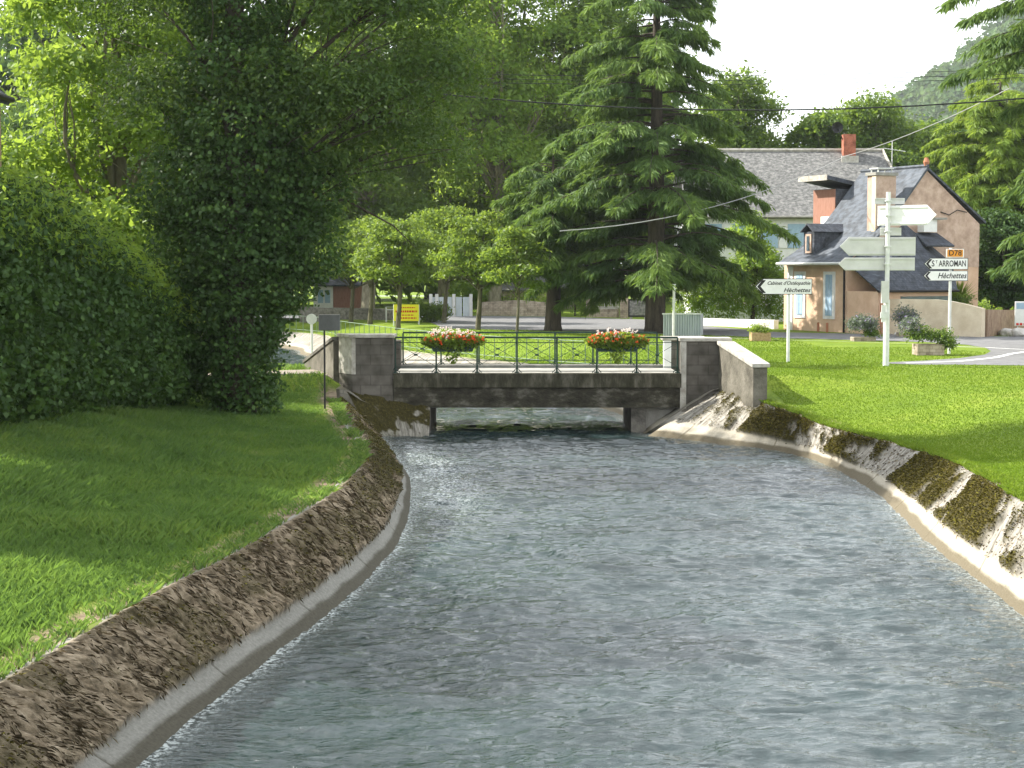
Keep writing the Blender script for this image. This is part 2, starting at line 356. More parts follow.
# ground shader
def ground_mat():
    m, t, o = new_mat('ground_grass'); b = N(t, 'ShaderNodeBsdfPrincipled'); b.inputs['Roughness'].default_value = .9; b.inputs['Specular IOR Level'].default_value = .15
    g = N(t, 'ShaderNodeNewGeometry')
    n1 = N(t, 'ShaderNodeTexNoise'); n1.inputs['Scale'].default_value = .45; n1.inputs['Detail'].default_value = 8; n1.inputs['Roughness'].default_value = .7
    n2 = N(t, 'ShaderNodeTexNoise'); n2.inputs['Scale'].default_value = 14; n2.inputs['Detail'].default_value = 6
    t.links.new(g.outputs['Position'], n1.inputs['Vector']); t.links.new(g.outputs['Position'], n2.inputs['Vector'])
    a = ramp(t, n1.outputs['Fac'], [(.32, (.11, .175, .016)), (.5, (.155, .225, .02)), (.68, (.21, .26, .035))])
    bcol = ramp(t, n2.outputs['Fac'], [(.3, (.55, .6, .5)), (.7, (1.15, 1.15, 1.1))])
    mm = N(t, 'ShaderNodeMixRGB'); mm.blend_type = 'MULTIPLY'; mm.inputs['Fac'].default_value = 1
    t.links.new(a, mm.inputs['Color1']); t.links.new(bcol, mm.inputs['Color2'])
    at = N(t, 'ShaderNodeAttribute'); at.attribute_name = 'dirt'
    m2 = N(t, 'ShaderNodeMixRGB'); t.links.new(at.outputs['Fac'], m2.inputs['Fac']); t.links.new(mm.outputs[0], m2.inputs['Color1'])
    n3 = N(t, 'ShaderNodeTexNoise'); n3.inputs['Scale'].default_value = 7; n3.inputs['Detail'].default_value = 6; t.links.new(g.outputs['Position'], n3.inputs['Vector'])
    t.links.new(ramp(t, n3.outputs['Fac'], [(.3, (.11, .08, .05)), (.7, (.30, .235, .16))]), m2.inputs['Color2'])
    t.links.new(m2.outputs[0], b.inputs['Base Color'])
    bp = N(t, 'ShaderNodeBump'); bp.inputs['Strength'].default_value = .7; bp.inputs['Distance'].default_value = .05
    t.links.new(n2.outputs['Fac'], bp.inputs['Height']); t.links.new(bp.outputs[0], b.inputs['Normal'])
    t.links.new(b.outputs[0], o.inputs['Surface']); return m
M_ground = ground_mat()
rows = np.concatenate([np.arange(-8, 12, .5), np.arange(12, 60, .15), np.arange(60, 130, .6), np.arange(130, 190, 4)])
offs = np.concatenate([np.arange(0, 9, .18), 9 + 1.0 * (np.geomspace(1, 300, 34) - 1) + .18])
for side, crest, hf in (('L', crestL, hL), ('R', crestR, hR)):
    sg = -1 if side == 'L' else 1
    cx, cz = crest(rows); X = cx[:, None] + sg * offs[None, :]; Y = np.repeat(rows[:, None], len(offs), 1)
    Z = hf(X, Y)
    nearb = (1 - sst(44, 46, Y))
    dirt = np.clip((1 - offs[None, :] / (.25 + .45 * fbm(Y * 1.3, 0 * Y, 4.0))) * 3, 0, 1) * nearb
    V = np.stack([X, Y, Z], -1).reshape(-1, 3)
    o = np_mesh('ground', V, grid_faces(len(rows), len(offs)), M_ground, smooth=True, pt={'dirt': dirt})
    tag(o, kind='structure')
Xb, Yb = np.meshgrid(np.linspace(-3000, 3000, 40), np.concatenate([[189.9], np.geomspace(200, 5000, 20)]))
o = np_mesh('ground', np.stack([Xb, Yb, 0 * Xb - .22], -1).reshape(-1, 3), grid_faces(*Xb.shape), M_ground, pt={'dirt': 0 * Xb}); tag(o, kind='structure')

# ------------------------------------------------------------ canal banks
def bank_mat(kind):
    m, t, o = new_mat('bank_' + kind); b = N(t, 'ShaderNodeBsdfPrincipled'); b.inputs['Roughness'].default_value = .9; b.inputs['Specular IOR Level'].default_value = .2
    uvn = N(t, 'ShaderNodeTexCoord'); mp = N(t, 'ShaderNodeMapping'); mp.inputs['Scale'].default_value = ((9, 3.6, 1) if kind == 'left' else (9, 1.6, 1))
    t.links.new(uvn.outputs['UV'], mp.inputs[0])
    st = N(t, 'ShaderNodeTexNoise'); st.inputs['Scale'].default_value = 1.3; st.inputs['Detail'].default_value = 8; st.inputs['Roughness'].default_value = .7
    t.links.new(mp.outputs[0], st.inputs['Vector'])
    fn = N(t, 'ShaderNodeTexNoise'); fn.inputs['Scale'].default_value = 18; fn.inputs['Detail'].default_value = 8; fn.inputs['Roughness'].default_value = .75
    t.links.new(uvn.outputs['UV'], fn.inputs['Vector'])
    def att(nm): a = N(t, 'ShaderNodeAttribute'); a.attribute_name = nm; return a.outputs['Fac']
    if kind == 'left':
        base = ramp(t, st.outputs['Fac'], [(.30, (.03, .022, .014)), (.42, (.12, .095, .062)), (.54, (.30, .24, .165)), (.7, (.50, .42, .31))])
        mossc = ramp(t, fn.outputs['Fac'], [(.3, (.022, .024, .008)), (.55, (.06, .055, .015)), (.75, (.12, .10, .03))])
        lowc = ramp(t, fn.outputs['Fac'], [(.3, (.19, .185, .165)), (.7, (.36, .35, .31))])
    else:
        base = ramp(t, st.outputs['Fac'], [(.32, (.07, .062, .05)), (.44, (.20, .185, .155)), (.56, (.34, .32, .28)), (.75, (.48, .46, .41))])
        mossc = ramp(t, fn.outputs['Fac'], [(.3, (.016, .015, .005)), (.52, (.05, .043, .012)), (.7, (.13, .105, .025))])
        lowc = ramp(t, fn.outputs['Fac'], [(.3, (.36, .32, .25)), (.7, (.5, .46, .38))])
    def mix(f, a, c):
        q = N(t, 'ShaderNodeMixRGB'); t.links.new(f, q.inputs['Fac']); t.links.new(a, q.inputs['Color1']); t.links.new(c, q.inputs['Color2']); return q.outputs[0]
    col = mix(att('low'), base, lowc); col = mix(att('moss'), col, mossc)
    wet = N(t, 'ShaderNodeMixRGB'); wet.blend_type = 'MULTIPLY'; t.links.new(att('wet'), wet.inputs['Fac']); t.links.new(col, wet.inputs['Color1']); wet.inputs['Color2'].default_value = (.35, .33, .28, 1)
    t.links.new(wet.outputs[0], b.inputs['Base Color'])
    bp = N(t, 'ShaderNodeBump'); bp.inputs['Strength'].default_value = .8; bp.inputs['Distance'].default_value = .03
    ah = N(t, 'ShaderNodeMath'); ah.operation = 'ADD'; t.links.new(st.outputs['Fac'], ah.inputs[0]); t.links.new(fn.outputs['Fac'], ah.inputs[1])
    t.links.new(ah.outputs[0], bp.inputs['Height']); t.links.new(bp.outputs[0], b.inputs['Normal'])
    t.links.new(b.outputs[0], o.inputs['Surface']); return m
M_bl = bank_mat('left'); M_br = bank_mat('right')
def bank(C, S, side, mat, nv=64, far=False):
    W = C[:, :3]; T = C[:, 3:6]; n = len(C)
    outw = T[:, :2] - W[:, :2]
    tan = np.gradient((T + W) / 2, axis=0)[:, :2]; tan /= np.linalg.norm(tan, axis=1)[:, None]
    nr = np.stack([-tan[:, 1], tan[:, 0]], 1); sgn = np.sign((nr * outw).sum(1)); nr *= sgn[:, None]   # outward from water
    v = np.linspace(-.12, 1.6, nv)            # 0 crest .. 1 waterline .. below
    kink = .72 if side == 'L' else .70
    zc = T[:, 2][:, None]; H = (zc - WZ)
    vv = v[None, :]
    # horizontal progress from crest to water: upper face steeper, lower band slightly flatter with a rounded lip
    hp = np.where(vv < 0, vv * 1.2, np.where(vv < kink, vv / kink * .72, .72 + (vv - kink) / (1 - kink) * .28))
    zz = np.where(vv < 0, 0.0, np.where(vv < 1, vv, vv))
    X = T[:, 0][:, None] * (1 - hp) + W[:, 0][:, None] * hp; Y = T[:, 1][:, None] * (1 - hp) + W[:, 1][:, None] * hp
    Z = zc - H * zz
    s = np.repeat(S[:, None], nv, 1); vb = np.repeat(vv, n, 0)
    seed = 3.0 if side == 'L' else 9.0
    up = (1 - sst(kink - .05, kink + .03, vb + .05 * (fbm(s * 2, vb * 2, seed) - .5))) * sst(-.1, .0, vb)
    streak = fbm(s * (12 if side == 'L' else 9), vb * (6 if side == 'L' else 3), seed, 5) - .5; lump = fbm(s * 3.2, vb * 5, seed + 2, 4) - .5
    if side == 'L':
        mossf = sst(18, 30, s - 14 + 0 * vb) if not far else 0 * s + .3
        moss = sst(.50 - .16 * mossf, .62 - .12 * mossf, fbm(s * 1.1, vb * 3.2, seed + 5, 5) + .25 * (fbm(s * 8, vb * 8, 2, 3) - .5)) * up * (.45 + .55 * mossf)
        disp = up * (.15 * streak + .07 * lump + .06 * (fbm(s * 28, vb * 14, 6, 3) - .5) + .05 + .03 * moss)
    else:
        band = fbm(s * .38, 0 * s, seed + 7, 2) ; big = .65 * band + .35 * fbm(s * 1.1, vb * 2.6, seed + 4, 4)
        moss = sst(.46, .555, big + .30 * (fbm(s * 5, vb * 3, seed, 3) - .5)) * up
        if far: moss *= .3
        disp = up * (.05 * streak + .03 * lump) + moss * (.035 + .07 * fbm(s * 7, vb * 9, 1.5, 3))
    # expansion joints every 3 m in the lower band
    jt = np.exp(-((s % 3.4) - 1.7) ** 2 / .0004) * (1 - up)
    X = X - nr[:, 0][:, None] * disp; Y = Y - nr[:, 1][:, None] * disp; Z = Z + disp * .6 - jt * .02
    wl = WZ + .07 + .08 * fbm(s * 1.5, 0 * s, 8)
    wet = np.clip(1 - sst(0, .05, Z - wl) + jt, 0, 1)
    uv = np.stack([s, vb * 1.4], -1).reshape(-1, 2)
    o = np_mesh('canal_bank', np.stack([X, Y, Z], -1).reshape(-1, 3), grid_faces(n, nv), mat, smooth=True,
                pt={'moss': moss, 'low': 1 - up, 'wet': wet}, uv=uv)
    tag(o, kind='structure'); return X, Y, Z, up, moss, vb
gL = bank(Lc, Ls, 'L', M_bl); gR = bank(Rc, Rs, 'R', M_br)
def strands(name, g, n, sel, ln, wd, mat, label, down=1.0, y0=12, y1=46):
    X, Y, Z, up, moss, vb = g; nr_, nc_ = X.shape
    i = rng.integers(2, nr_ - 3, n); j = rng.integers(2, nc_ - 6, n)
    p = sel(up[i, j], moss[i, j], X[i, j], Y[i, j]); ok = (rng.random(n) < p) & (Y[i, j] > y0) & (Y[i, j] < y1); i, j = i[ok], j[ok]
    A = np.stack([X[i, j], Y[i, j], Z[i, j]], 1); dn = np.stack([X[i, j + 3], Y[i, j + 3], Z[i, j + 3]], 1) - A; dn /= np.linalg.norm(dn, axis=1)[:, None]
    al = np.stack([X[i + 2, j], Y[i + 2, j], Z[i + 2, j]], 1) - A; al /= np.linalg.norm(al, axis=1)[:, None]; nm = np.cross(al, dn); nm *= np.sign(nm[:, 2])[:, None]
    k = len(A); A = A + al * (rng.random(k)[:, None] - .5) * .04 + dn * (rng.random(k)[:, None] - .5) * .05
    d = dn * down + al * rng.normal(size=(k, 1)) * .45 + nm * (.25 * down + .9 * (1 - down)) * rng.uniform(.3, 1.2, (k, 1)); d /= np.linalg.norm(d, axis=1)[:, None]
    L = (ln * (.4 + 1.1 * rng.random(k)))[:, None]; w_ = (wd * (1 + .03 * A[:, 1]))[:, None]; sd = np.cross(d, nm); sd /= np.maximum(np.linalg.norm(sd, axis=1)[:, None], 1e-6)
    B = A + d * L * .55 + nm * .02 * down; E = A + d * L + nm * .0
    V = np.stack([A - sd * w_ * .5, A + sd * w_ * .5, B + sd * w_ * .4, E, B - sd * w_ * .4], 1).reshape(-1, 3)
    o = np_mesh(name, V, np.arange(5 * k).reshape(-1, 5), mat, rnd=rng.random(k)); tag(o, label, 'ground cover', kind='stuff'); return o
L_straw = leaf_mat('dry_straw', [(0, (.06, .045, .03)), (.35, (.18, .14, .09)), (.7, (.38, .31, .21)), (1, (.60, .52, .38))], .15, (.3, .25, .15), .8, .1)
L_moss = leaf_mat('moss_tuft', [(0, (.02, .018, .005)), (.5, (.06, .05, .012)), (.85, (.12, .10, .022)), (1, (.17, .16, .03))], .15, (.15, .14, .02), .9, .05)
strands('dry_roots', gL, 100000, lambda u, m, x, y: sst(.85, 1, u) * (.25 + .75 * sst(.45, .6, fbm(x * 3, y * 3, 2.2))) * (1 - .75 * m) * (1 - .5 * sst(26, 36, y)), .10, .0028, L_straw, 'dry straw and roots matted on the left canal slope')
strands('moss', gL, 90000, lambda u, m, x, y: m * u, .03, .012, L_moss, 'dark moss on the far part of the left canal slope', .25)
strands('moss', gR, 150000, lambda u, m, x, y: m * u, .032, .012, L_moss, 'brown green moss patches on the right canal slope', .25)
strands('dry_roots', gR, 14000, lambda u, m, x, y: u * (1 - m) * .5, .05, .006, L_straw, 'bits of dry straw on the right canal slope')
bank(Lfc, Lfs, 'L', M_br, 24, True); bank(Rfc, Rfs, 'R', M_br, 24, True)

# ------------------------------------------------------------ water
def water_mat():
    m, t, o = new_mat('canal_water'); b = N(t, 'ShaderNodeBsdfPrincipled')
    b.inputs['Roughness'].default_value = .05; b.inputs['IOR'].default_value = 1.58; b.inputs['Specular IOR Level'].default_value = .8
    g = N(t, 'ShaderNodeNewGeometry'); mp = N(t, 'ShaderNodeMapping'); mp.inputs['Scale'].default_value = (.8, 1.0, 1)
    t.links.new(g.outputs['Position'], mp.inputs[0])
    n1 = N(t, 'ShaderNodeTexNoise'); n1.inputs['Scale'].default_value = .5; n1.inputs['Detail'].default_value = 5; t.links.new(mp.outputs[0], n1.inputs['Vector'])
    col = ramp(t, n1.outputs['Fac'], [(.3, (.010, .020, .019)), (.7, (.022, .040, .040))])
    at = N(t, 'ShaderNodeAttribute'); at.attribute_name = 'foam'
    n3 = N(t, 'ShaderNodeTexNoise'); n3.inputs['Scale'].default_value = 16; n3.inputs['Detail'].default_value = 8; n3.inputs['Roughness'].default_value = .75; t.links.new(g.outputs['Position'], n3.inputs['Vector'])
    ml = N(t, 'ShaderNodeMath'); ml.operation = 'MULTIPLY'; t.links.new(at.outputs['Fac'], ml.inputs[0])
    rr = ramp(t, n3.outputs['Fac'], [(.47, (0, 0, 0)), (.6, (1, 1, 1))]); t.links.new(rr, ml.inputs[1])
    mm = N(t, 'ShaderNodeMixRGB'); t.links.new(ml.outputs[0], mm.inputs['Fac']); t.links.new(col, mm.inputs['Color1']); mm.inputs['Color2'].default_value = (.55, .6, .58, 1)
    t.links.new(mm.outputs[0], b.inputs['Base Color'])
    n2 = N(t, 'ShaderNodeTexNoise'); n2.inputs['Scale'].default_value = 8; n2.inputs['Detail'].default_value = 5; n2.inputs['Roughness'].default_value = .6; n2.inputs['Distortion'].default_value = .6
    mp2 = N(t, 'ShaderNodeMapping'); mp2.inputs['Scale'].default_value = (.42, 1.3, 1); t.links.new(g.outputs['Position'], mp2.inputs[0]); t.links.new(mp2.outputs[0], n2.inputs['Vector'])
    bp = N(t, 'ShaderNodeBump'); bp.inputs['Strength'].default_value = 1.0; bp.inputs['Distance'].default_value = .055
    mp3 = N(t, 'ShaderNodeMapping'); mp3.inputs['Scale'].default_value = (.55, .22, 1); t.links.new(g.outputs['Position'], mp3.inputs[0])
    n4 = N(t, 'ShaderNodeTexNoise'); n4.inputs['Scale'].default_value = 1.0; n4.inputs['Detail'].default_value = 4; n4.inputs['Distortion'].default_value = 1.2; t.links.new(mp3.outputs[0], n4.inputs['Vector'])
    mrr = N(t, 'ShaderNodeMapRange'); mrr.inputs['From Min'].default_value = .38; mrr.inputs['From Max'].default_value = .6; mrr.inputs['To Min'].default_value = .4; mrr.inputs['To Max'].default_value = 1.0
    t.links.new(n4.outputs['Fac'], mrr.inputs['Value']); t.links.new(mrr.outputs[0], bp.inputs['Strength'])
    t.links.new(n2.outputs['Fac'], bp.inputs['Height']); t.links.new(bp.outputs[0], b.inputs['Normal'])
    t.links.new(b.outputs[0], o.inputs['Surface']); return m
M_water = water_mat()
def edgeX(C1, C2, y, right):
    T = np.vstack([C1[:, :3], C2[:, :3]]); o_ = np.argsort(T[:, 1]); return np.interp(y, T[o_, 1], T[o_, 0])
def water(y0, y1, dy, nx, far=False):
    y = np.arange(y0, y1, dy); xl = edgeX(Lc, Lfc, y, 0) - .7; xr = edgeX(Rc, Rfc, y, 1) + .7
    t = np.linspace(0, 1, nx)[None, :]; X = xl[:, None] * (1 - t) + xr[:, None] * t; Y = np.repeat(y[:, None], nx, 1)
    wx = X + .5 * (fbm(X * .5, Y * .5, 6.1, 2) - .5)
    a = fbm(wx * .8, Y * 2.2, 1.1, 4); b2 = fbm(wx * 2.0 + 9 + .8 * a, Y * 5.5, 4.4, 4)
    c = fbm(X * .35, Y * .5, 7.7, 3)
    edge = np.minimum(X - xl[:, None] - .7, xr[:, None] - .7 - X); ea = .25 + .75 * sst(0, .7, edge)
    Z = WZ + ea * (.17 * (a - .5) + .15 * (b2 - .5)) + .06 * (c - .5)
    foam = np.clip(np.exp(-np.maximum(edge, 0) / .16), 0, 1) * .8 + .9 * np.exp(-((X - xl[:, None] - 1.3) ** 2) / .5) * np.exp(-((Y - 36) ** 2) / 30)
    foam = np.clip(foam + 1.6 * np.exp(-np.abs(X - xl[:, None] - .72) / .06) * (Y < 45), 0, 2)
    return tag(np_mesh('canal_water', np.stack([X, Y, Z], -1).reshape(-1, 3), grid_faces(len(y), nx), M_water, smooth=True, pt={'foam': foam}), kind='structure')
water(-6, 12, .12, 80); water(12, 46.0, .035, 300); water(45.97, 190, .15, 120)

# ------------------------------------------------------------ road, path
def sheet(name, pts, mat, kind='structure', z=None):
    me = bpy.data.meshes.new(name); import bmesh
    bm = bmesh.new(); vs = [bm.verts.new(p) for p in pts]; f = bm.faces.new(vs); bmesh.ops.triangulate(bm, faces=[f])
    bm.normal_update()
    for f in bm.faces:
        if f.normal.z < 0: f.normal_flip()
    bm.to_mesh(me); bm.free(); me.materials.append(mat); o = bpy.data.objects.new(name, me); COL.objects.link(o); tag(o, kind=kind); return o
zr = -.19
near = [G(250, 317.5, zr), G(425, 320, zr), G(445, 328.5, zr), G(560, 331, zr), G(700, 335, zr), G(780, 338, zr), G(860, 340, zr), G(925, 342, zr), G(965, 344.5, zr), G(985, 347.5, zr), G(991, 351, zr), G(985, 354.5, zr), G(960, 358, zr), G(925, 360.5, zr), G(890, 361.5, zr), G(880, 363, zr), G(900, 364.5, zr), G(960, 364.5, zr), G(1030, 365.5, zr), (22, 49, zr), (30, 30, zr), (38, -5, zr)]
far_ = [(55, -5, zr), (52, 60, zr), G(1130, 330, zr), G(1024, 336.5, zr), G(985, 336.2, zr), G(900, 334.2, zr), G(845, 333.4, zr), G(780, 332.3, zr), G(700, 325.5, zr), G(660, 320, zr), G(600, 317.5, zr), G(520, 316, zr), G(430, 315.2, zr), G(250, 314.5, zr), (-70, 113, zr), (-70, 93, zr)]
A_ = [(-70, 93, zr), G(250, 317.5, zr), G(425, 320, zr), G(445, 328.5, zr), G(560, 331, zr), G(660, 334, zr), G(700, 335, zr), G(780, 338, zr), G(860, 340, zr), G(925, 342, zr), G(965, 344.5, zr), G(985, 347.5, zr), G(991, 351, zr)]
B_ = [(-70, 113, zr), G(250, 314.5, zr), G(430, 315.2, zr), G(447, 315.4, zr), G(560, 316.7, zr), G(660, 320, zr), G(700, 325.5, zr), G(780, 332.3, zr), G(845, 333.4, zr), G(900, 334.2, zr), G(985, 336.2, zr), G(1024, 336.5, zr), G(1130, 330, zr)]
C_ = [G(880, 362.6, zr), G(925, 360.5, zr), G(960, 358, zr), G(985, 354.5, zr), G(991, 351, zr)]
D_ = [G(882, 363.4, zr), G(925, 364.6, zr), G(960, 364.6, zr), G(1030, 365.5, zr), (22, 49, zr)]
m = MB(); n = len(A_); m.add(A_ + B_, [(i, i + 1, n + i + 1, n + i) for i in range(n - 1)])
n = len(C_); m.add(C_ + D_, [(n + i, n + i + 1, i + 1, i) for i in range(n - 1)])
m.add([G(991, 351, zr), (22, 49, zr), (55, 45, zr), G(1130, 330, zr)], [(0, 1, 2, 3)]); m.add([(22, 49, zr), (36, -5, zr), (60, -5, zr), (55, 45, zr)], [(0, 1, 2, 3)])
tag(m.build('road', M_asphalt), kind='structure')
# white edge line round the island
def strip(name, ctr, wd, z, mat):
    c = [Vector(p) for p in ctr]; v = []; f = []
    for i, p in enumerate(c):
        d = (c[min(i + 1, len(c) - 1)] - c[max(i - 1, 0)]); d.z = 0; d.normalize(); n = Vector((-d.y, d.x, 0)) * wd / 2
        v += [(p + n)[:], (p - n)[:]]
        if i: f.append((2 * i - 2, 2 * i - 1, 2 * i + 1, 2 * i))
    m = MB(); m.add([(a[0], a[1], z) for a in v], f); o = m.build(name, mat); tag(o, kind='structure'); return o
zl = zr + .006
strip('road_marking', [G(905, 363, zl), G(960, 361, zl), G(995, 357.5, zl), G(1012, 353.5, zl), G(1035, 350.5, zl), G(1100, 349, zl)], .22, zl, M_white)
strip('road_marking', [G(940, 346.2, zl), G(985, 347.3, zl), G(1010, 348.7, zl), G(1030, 349.6, zl)], .15, zl, M_white)
# footpath by the left bank, draped on the ground
py_ = np.linspace(0, 1, 7); px_ = np.linspace(-4.7, -26, 60)
PX = np.repeat(px_[:, None], 7, 1); PY = 46.4 + 1.9 * py_[None, :] + .06 * (-PX - 4.7) + .15 * np.sin(PX * .7)
o = np_mesh('footpath', np.stack([PX, PY, hL(PX, PY) + .02], -1).reshape(-1, 3), grid_faces(60, 7), M_path, smooth=True); tag(o, kind='structure')
# white kerb below the hedge, stone kerbs of the island
strip('kerb', [G(700, 335.6, zr + .1), G(780, 338.6, zr + .1), G(860, 340.6, zr + .1), G(925, 342.8, zr + .1)], .12, zr + .05, M_conc)

# ------------------------------------------------------------ bridge
YB = 45.6
br = empty('footbridge', (.6, YB, 0), 'small concrete footbridge with mossy beam spanning the canal', 'bridge')
MB().box((-3.2, YB, -.1), (4.56, 49.3, 0)).build('deck', M_conc, br)
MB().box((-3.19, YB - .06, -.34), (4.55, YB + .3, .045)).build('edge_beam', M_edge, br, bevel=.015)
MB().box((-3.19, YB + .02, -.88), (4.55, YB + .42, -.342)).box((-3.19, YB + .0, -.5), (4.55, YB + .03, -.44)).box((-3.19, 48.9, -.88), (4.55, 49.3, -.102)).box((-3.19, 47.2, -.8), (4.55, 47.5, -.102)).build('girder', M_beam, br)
MB().box((-3.19, 48.98, 0.002), (4.55, 49.3, .08)).build('kerb', M_conc, br)
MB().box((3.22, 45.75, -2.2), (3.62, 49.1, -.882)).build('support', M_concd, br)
MB().prism([(-4.72, 46.35), (-4.3, YB), (-3.2, YB), (-3.2, 46.35)], 'z', -1.6, 1.0).build('pier', M_pierstone, br, bevel=.02)
MB().prism([(-4.726, 46.342), (-4.304, YB - .012), (-4.2, YB - .012), (-4.62, 46.342)], 'z', .02, 1.0).build('pier_pale_strip', M_cap, br)  # paler slab paints the sunlit look of the chamfered left face
MB().prism([(-4.8, 46.42), (-4.36, YB - .06), (-3.15, YB - .06), (-3.15, 46.42)], 'z', 1.003, 1.09).build('pier_cap', M_cap, br, bevel=.015)
MB().box((4.56, YB, -1.0), (5.85, 46.2, .9)).build('pier', M_pierstone, br, bevel=.02)
MB().box((4.52, YB - .03, -.9), (4.68, YB + .001, .9)).build('pier_pale_strip', M_cap, br)
MB().box((4.5, YB - .06, .903), (5.9, 46.26, 1.0)).build('pier_cap', M_cap, br, bevel=.015)
MB().box((4.56, 48.7, -1.0), (5.5, 49.3, .8)).build('pier', M_pierstone, br, bevel=.02)
MB().box((4.35, 48.64, -.3), (4.56, 48.9, .8)).build('pier_pale_strip', M_white, br)
MB().box((4.3, 48.6, .803), (5.56, 49.35, .9)).build('pier_cap', M_cap, br, bevel=.015)
MB().box((-4.2, 48.7, -1.6), (-3.2, 49.3, .8)).build('pier', M_pierstone, br, bevel=.02)
# right wing wall coming toward the camera
def wing(a, b, za, zb, bot, th, nm, cpm=None):
    a = Vector((a[0], a[1], 0)); b = Vector((b[0], b[1], 0)); d = (b - a).normalized(); n = Vector((-d.y, d.x, 0)) * th / 2
    def cs(p, z0, z1, e=0): m_ = n * (1 + e); return [(p - m_) + Vector((0, 0, z0)), (p + m_) + Vector((0, 0, z0)), (p + m_) + Vector((0, 0, z1)), (p - m_) + Vector((0, 0, z1))]
    fs = [(0, 1, 2, 3), (7, 6, 5, 4), (0, 4, 5, 1), (1, 5, 6, 2), (2, 6, 7, 3), (3, 7, 4, 0)]
    MB().add(cs(a, bot, za) + cs(b, bot, zb), fs).build('wing_wall', nm, br, bevel=.02)
    MB().add(cs(a, za + .002, za + .1, .25) + cs(b + d * .06, zb + .002, zb + .1, .25), fs).build('coping', cpm or M_cap, br, bevel=.012)
wing((5.72, 45.58), (6.28, 42.9), .82, .36, -1.1, .38, M_wing)
wing((-4.75, 46.5), (-5.9, 49.4), .9, .1, -.8, .3, M_wing, M_concd)
# left abutment face and spalled apron
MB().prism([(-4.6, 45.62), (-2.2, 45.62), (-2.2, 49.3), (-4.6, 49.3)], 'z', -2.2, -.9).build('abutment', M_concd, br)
nn = 90; U, Vv = np.meshgrid(np.linspace(0, 1, nn), np.linspace(0, 1, 50))
A = np.array([-4.45, 45.6, -.42]); B = np.array([-2.2, 45.62, -.86]); C_ = np.array([-3.6, 44.55, -1.75]); D_ = np.array([-2.2, 44.75, -1.75])
Pp = ((A[None, None] * (1 - U[..., None]) + B * U[..., None]) * (1 - Vv[..., None]) + (C_ * (1 - U[..., None]) + D_ * U[..., None]) * Vv[..., None])
nse = fbm(U * 12, Vv * 5, 3.3, 5) - .5; Pp[..., 1] -= .16 * nse; Pp[..., 2] += .1 * nse
mossA = sst(.50, .42, Vv * .5 + U * .35 + .9 * (fbm(U * 7, Vv * 5, 1.3, 4) - .5)) 
o = np_mesh('apron', Pp.reshape(-1, 3), grid_faces(50, nn), M_br, br, smooth=True, pt={'moss': mossA, 'low': 0 * U, 'wet': sst(.8, .9, Vv)}, uv=np.stack([U * 2.4, Vv * 1.2], -1).reshape(-1, 2))
MB().box((3.62, 46.0, -2.2), (4.7, 49.2, -.884)).build('abutment', M_conc, br)
# railings
def railing(y, xs, label):
    r = empty('bridge_railing', (xs[0], y, .04), label, 'railing', 'iron railings along the footbridge')
    x0, x1 = xs[0], xs[-1]
    MB().box((x0, y - .03, .985), (x1, y + .03, 1.03)).build('top_rail', M_green, r)
    MB().tube([(x0, y, .87), (x1, y, .87)], .012, 6).tube([(x0, y, .21), (x1, y, .21)], .014, 6).tube([(x0, y, .1), (x1, y, .1)], .012, 6).build('lower_rail', M_green, r)
    for x in xs:
        m = MB().tube([(x, y, .05), (x, y, .99)], .024, 8).tube([(x, y, .05), (x, y, .075)], .07, 8)
        m.tube([(x, y, .2), (x - .12, y, .06)], .012, 5).tube([(x, y, .2), (x + .12, y, .06)], .012, 5)
        m.build('post', M_green, r)
    for a, b in zip(xs[:-1], xs[1:]):
        mid = (a + b) / 2
        MB().tube([(a, y, .86), (b, y, .22)], .007, 5).tube([(a, y + .015, .22), (b, y + .015, .86)], .007, 5).tube([(mid - .05, y, .54), (mid + .05, y, .54)], .03, 6).build('bracing', M_green, r)
    return r
railing(YB + .1, [XP(p, YB) for p in (395, 436, 477, 517, 557, 597, 637, 678)], 'green iron railing with crossed bracing along the near side of the footbridge')
railing(49.14, [XP(p, 49.1) for p in (403, 441, 479, 517, 555, 593, 631, 657)], 'green iron railing along the far side of the footbridge, behind the flower boxes')

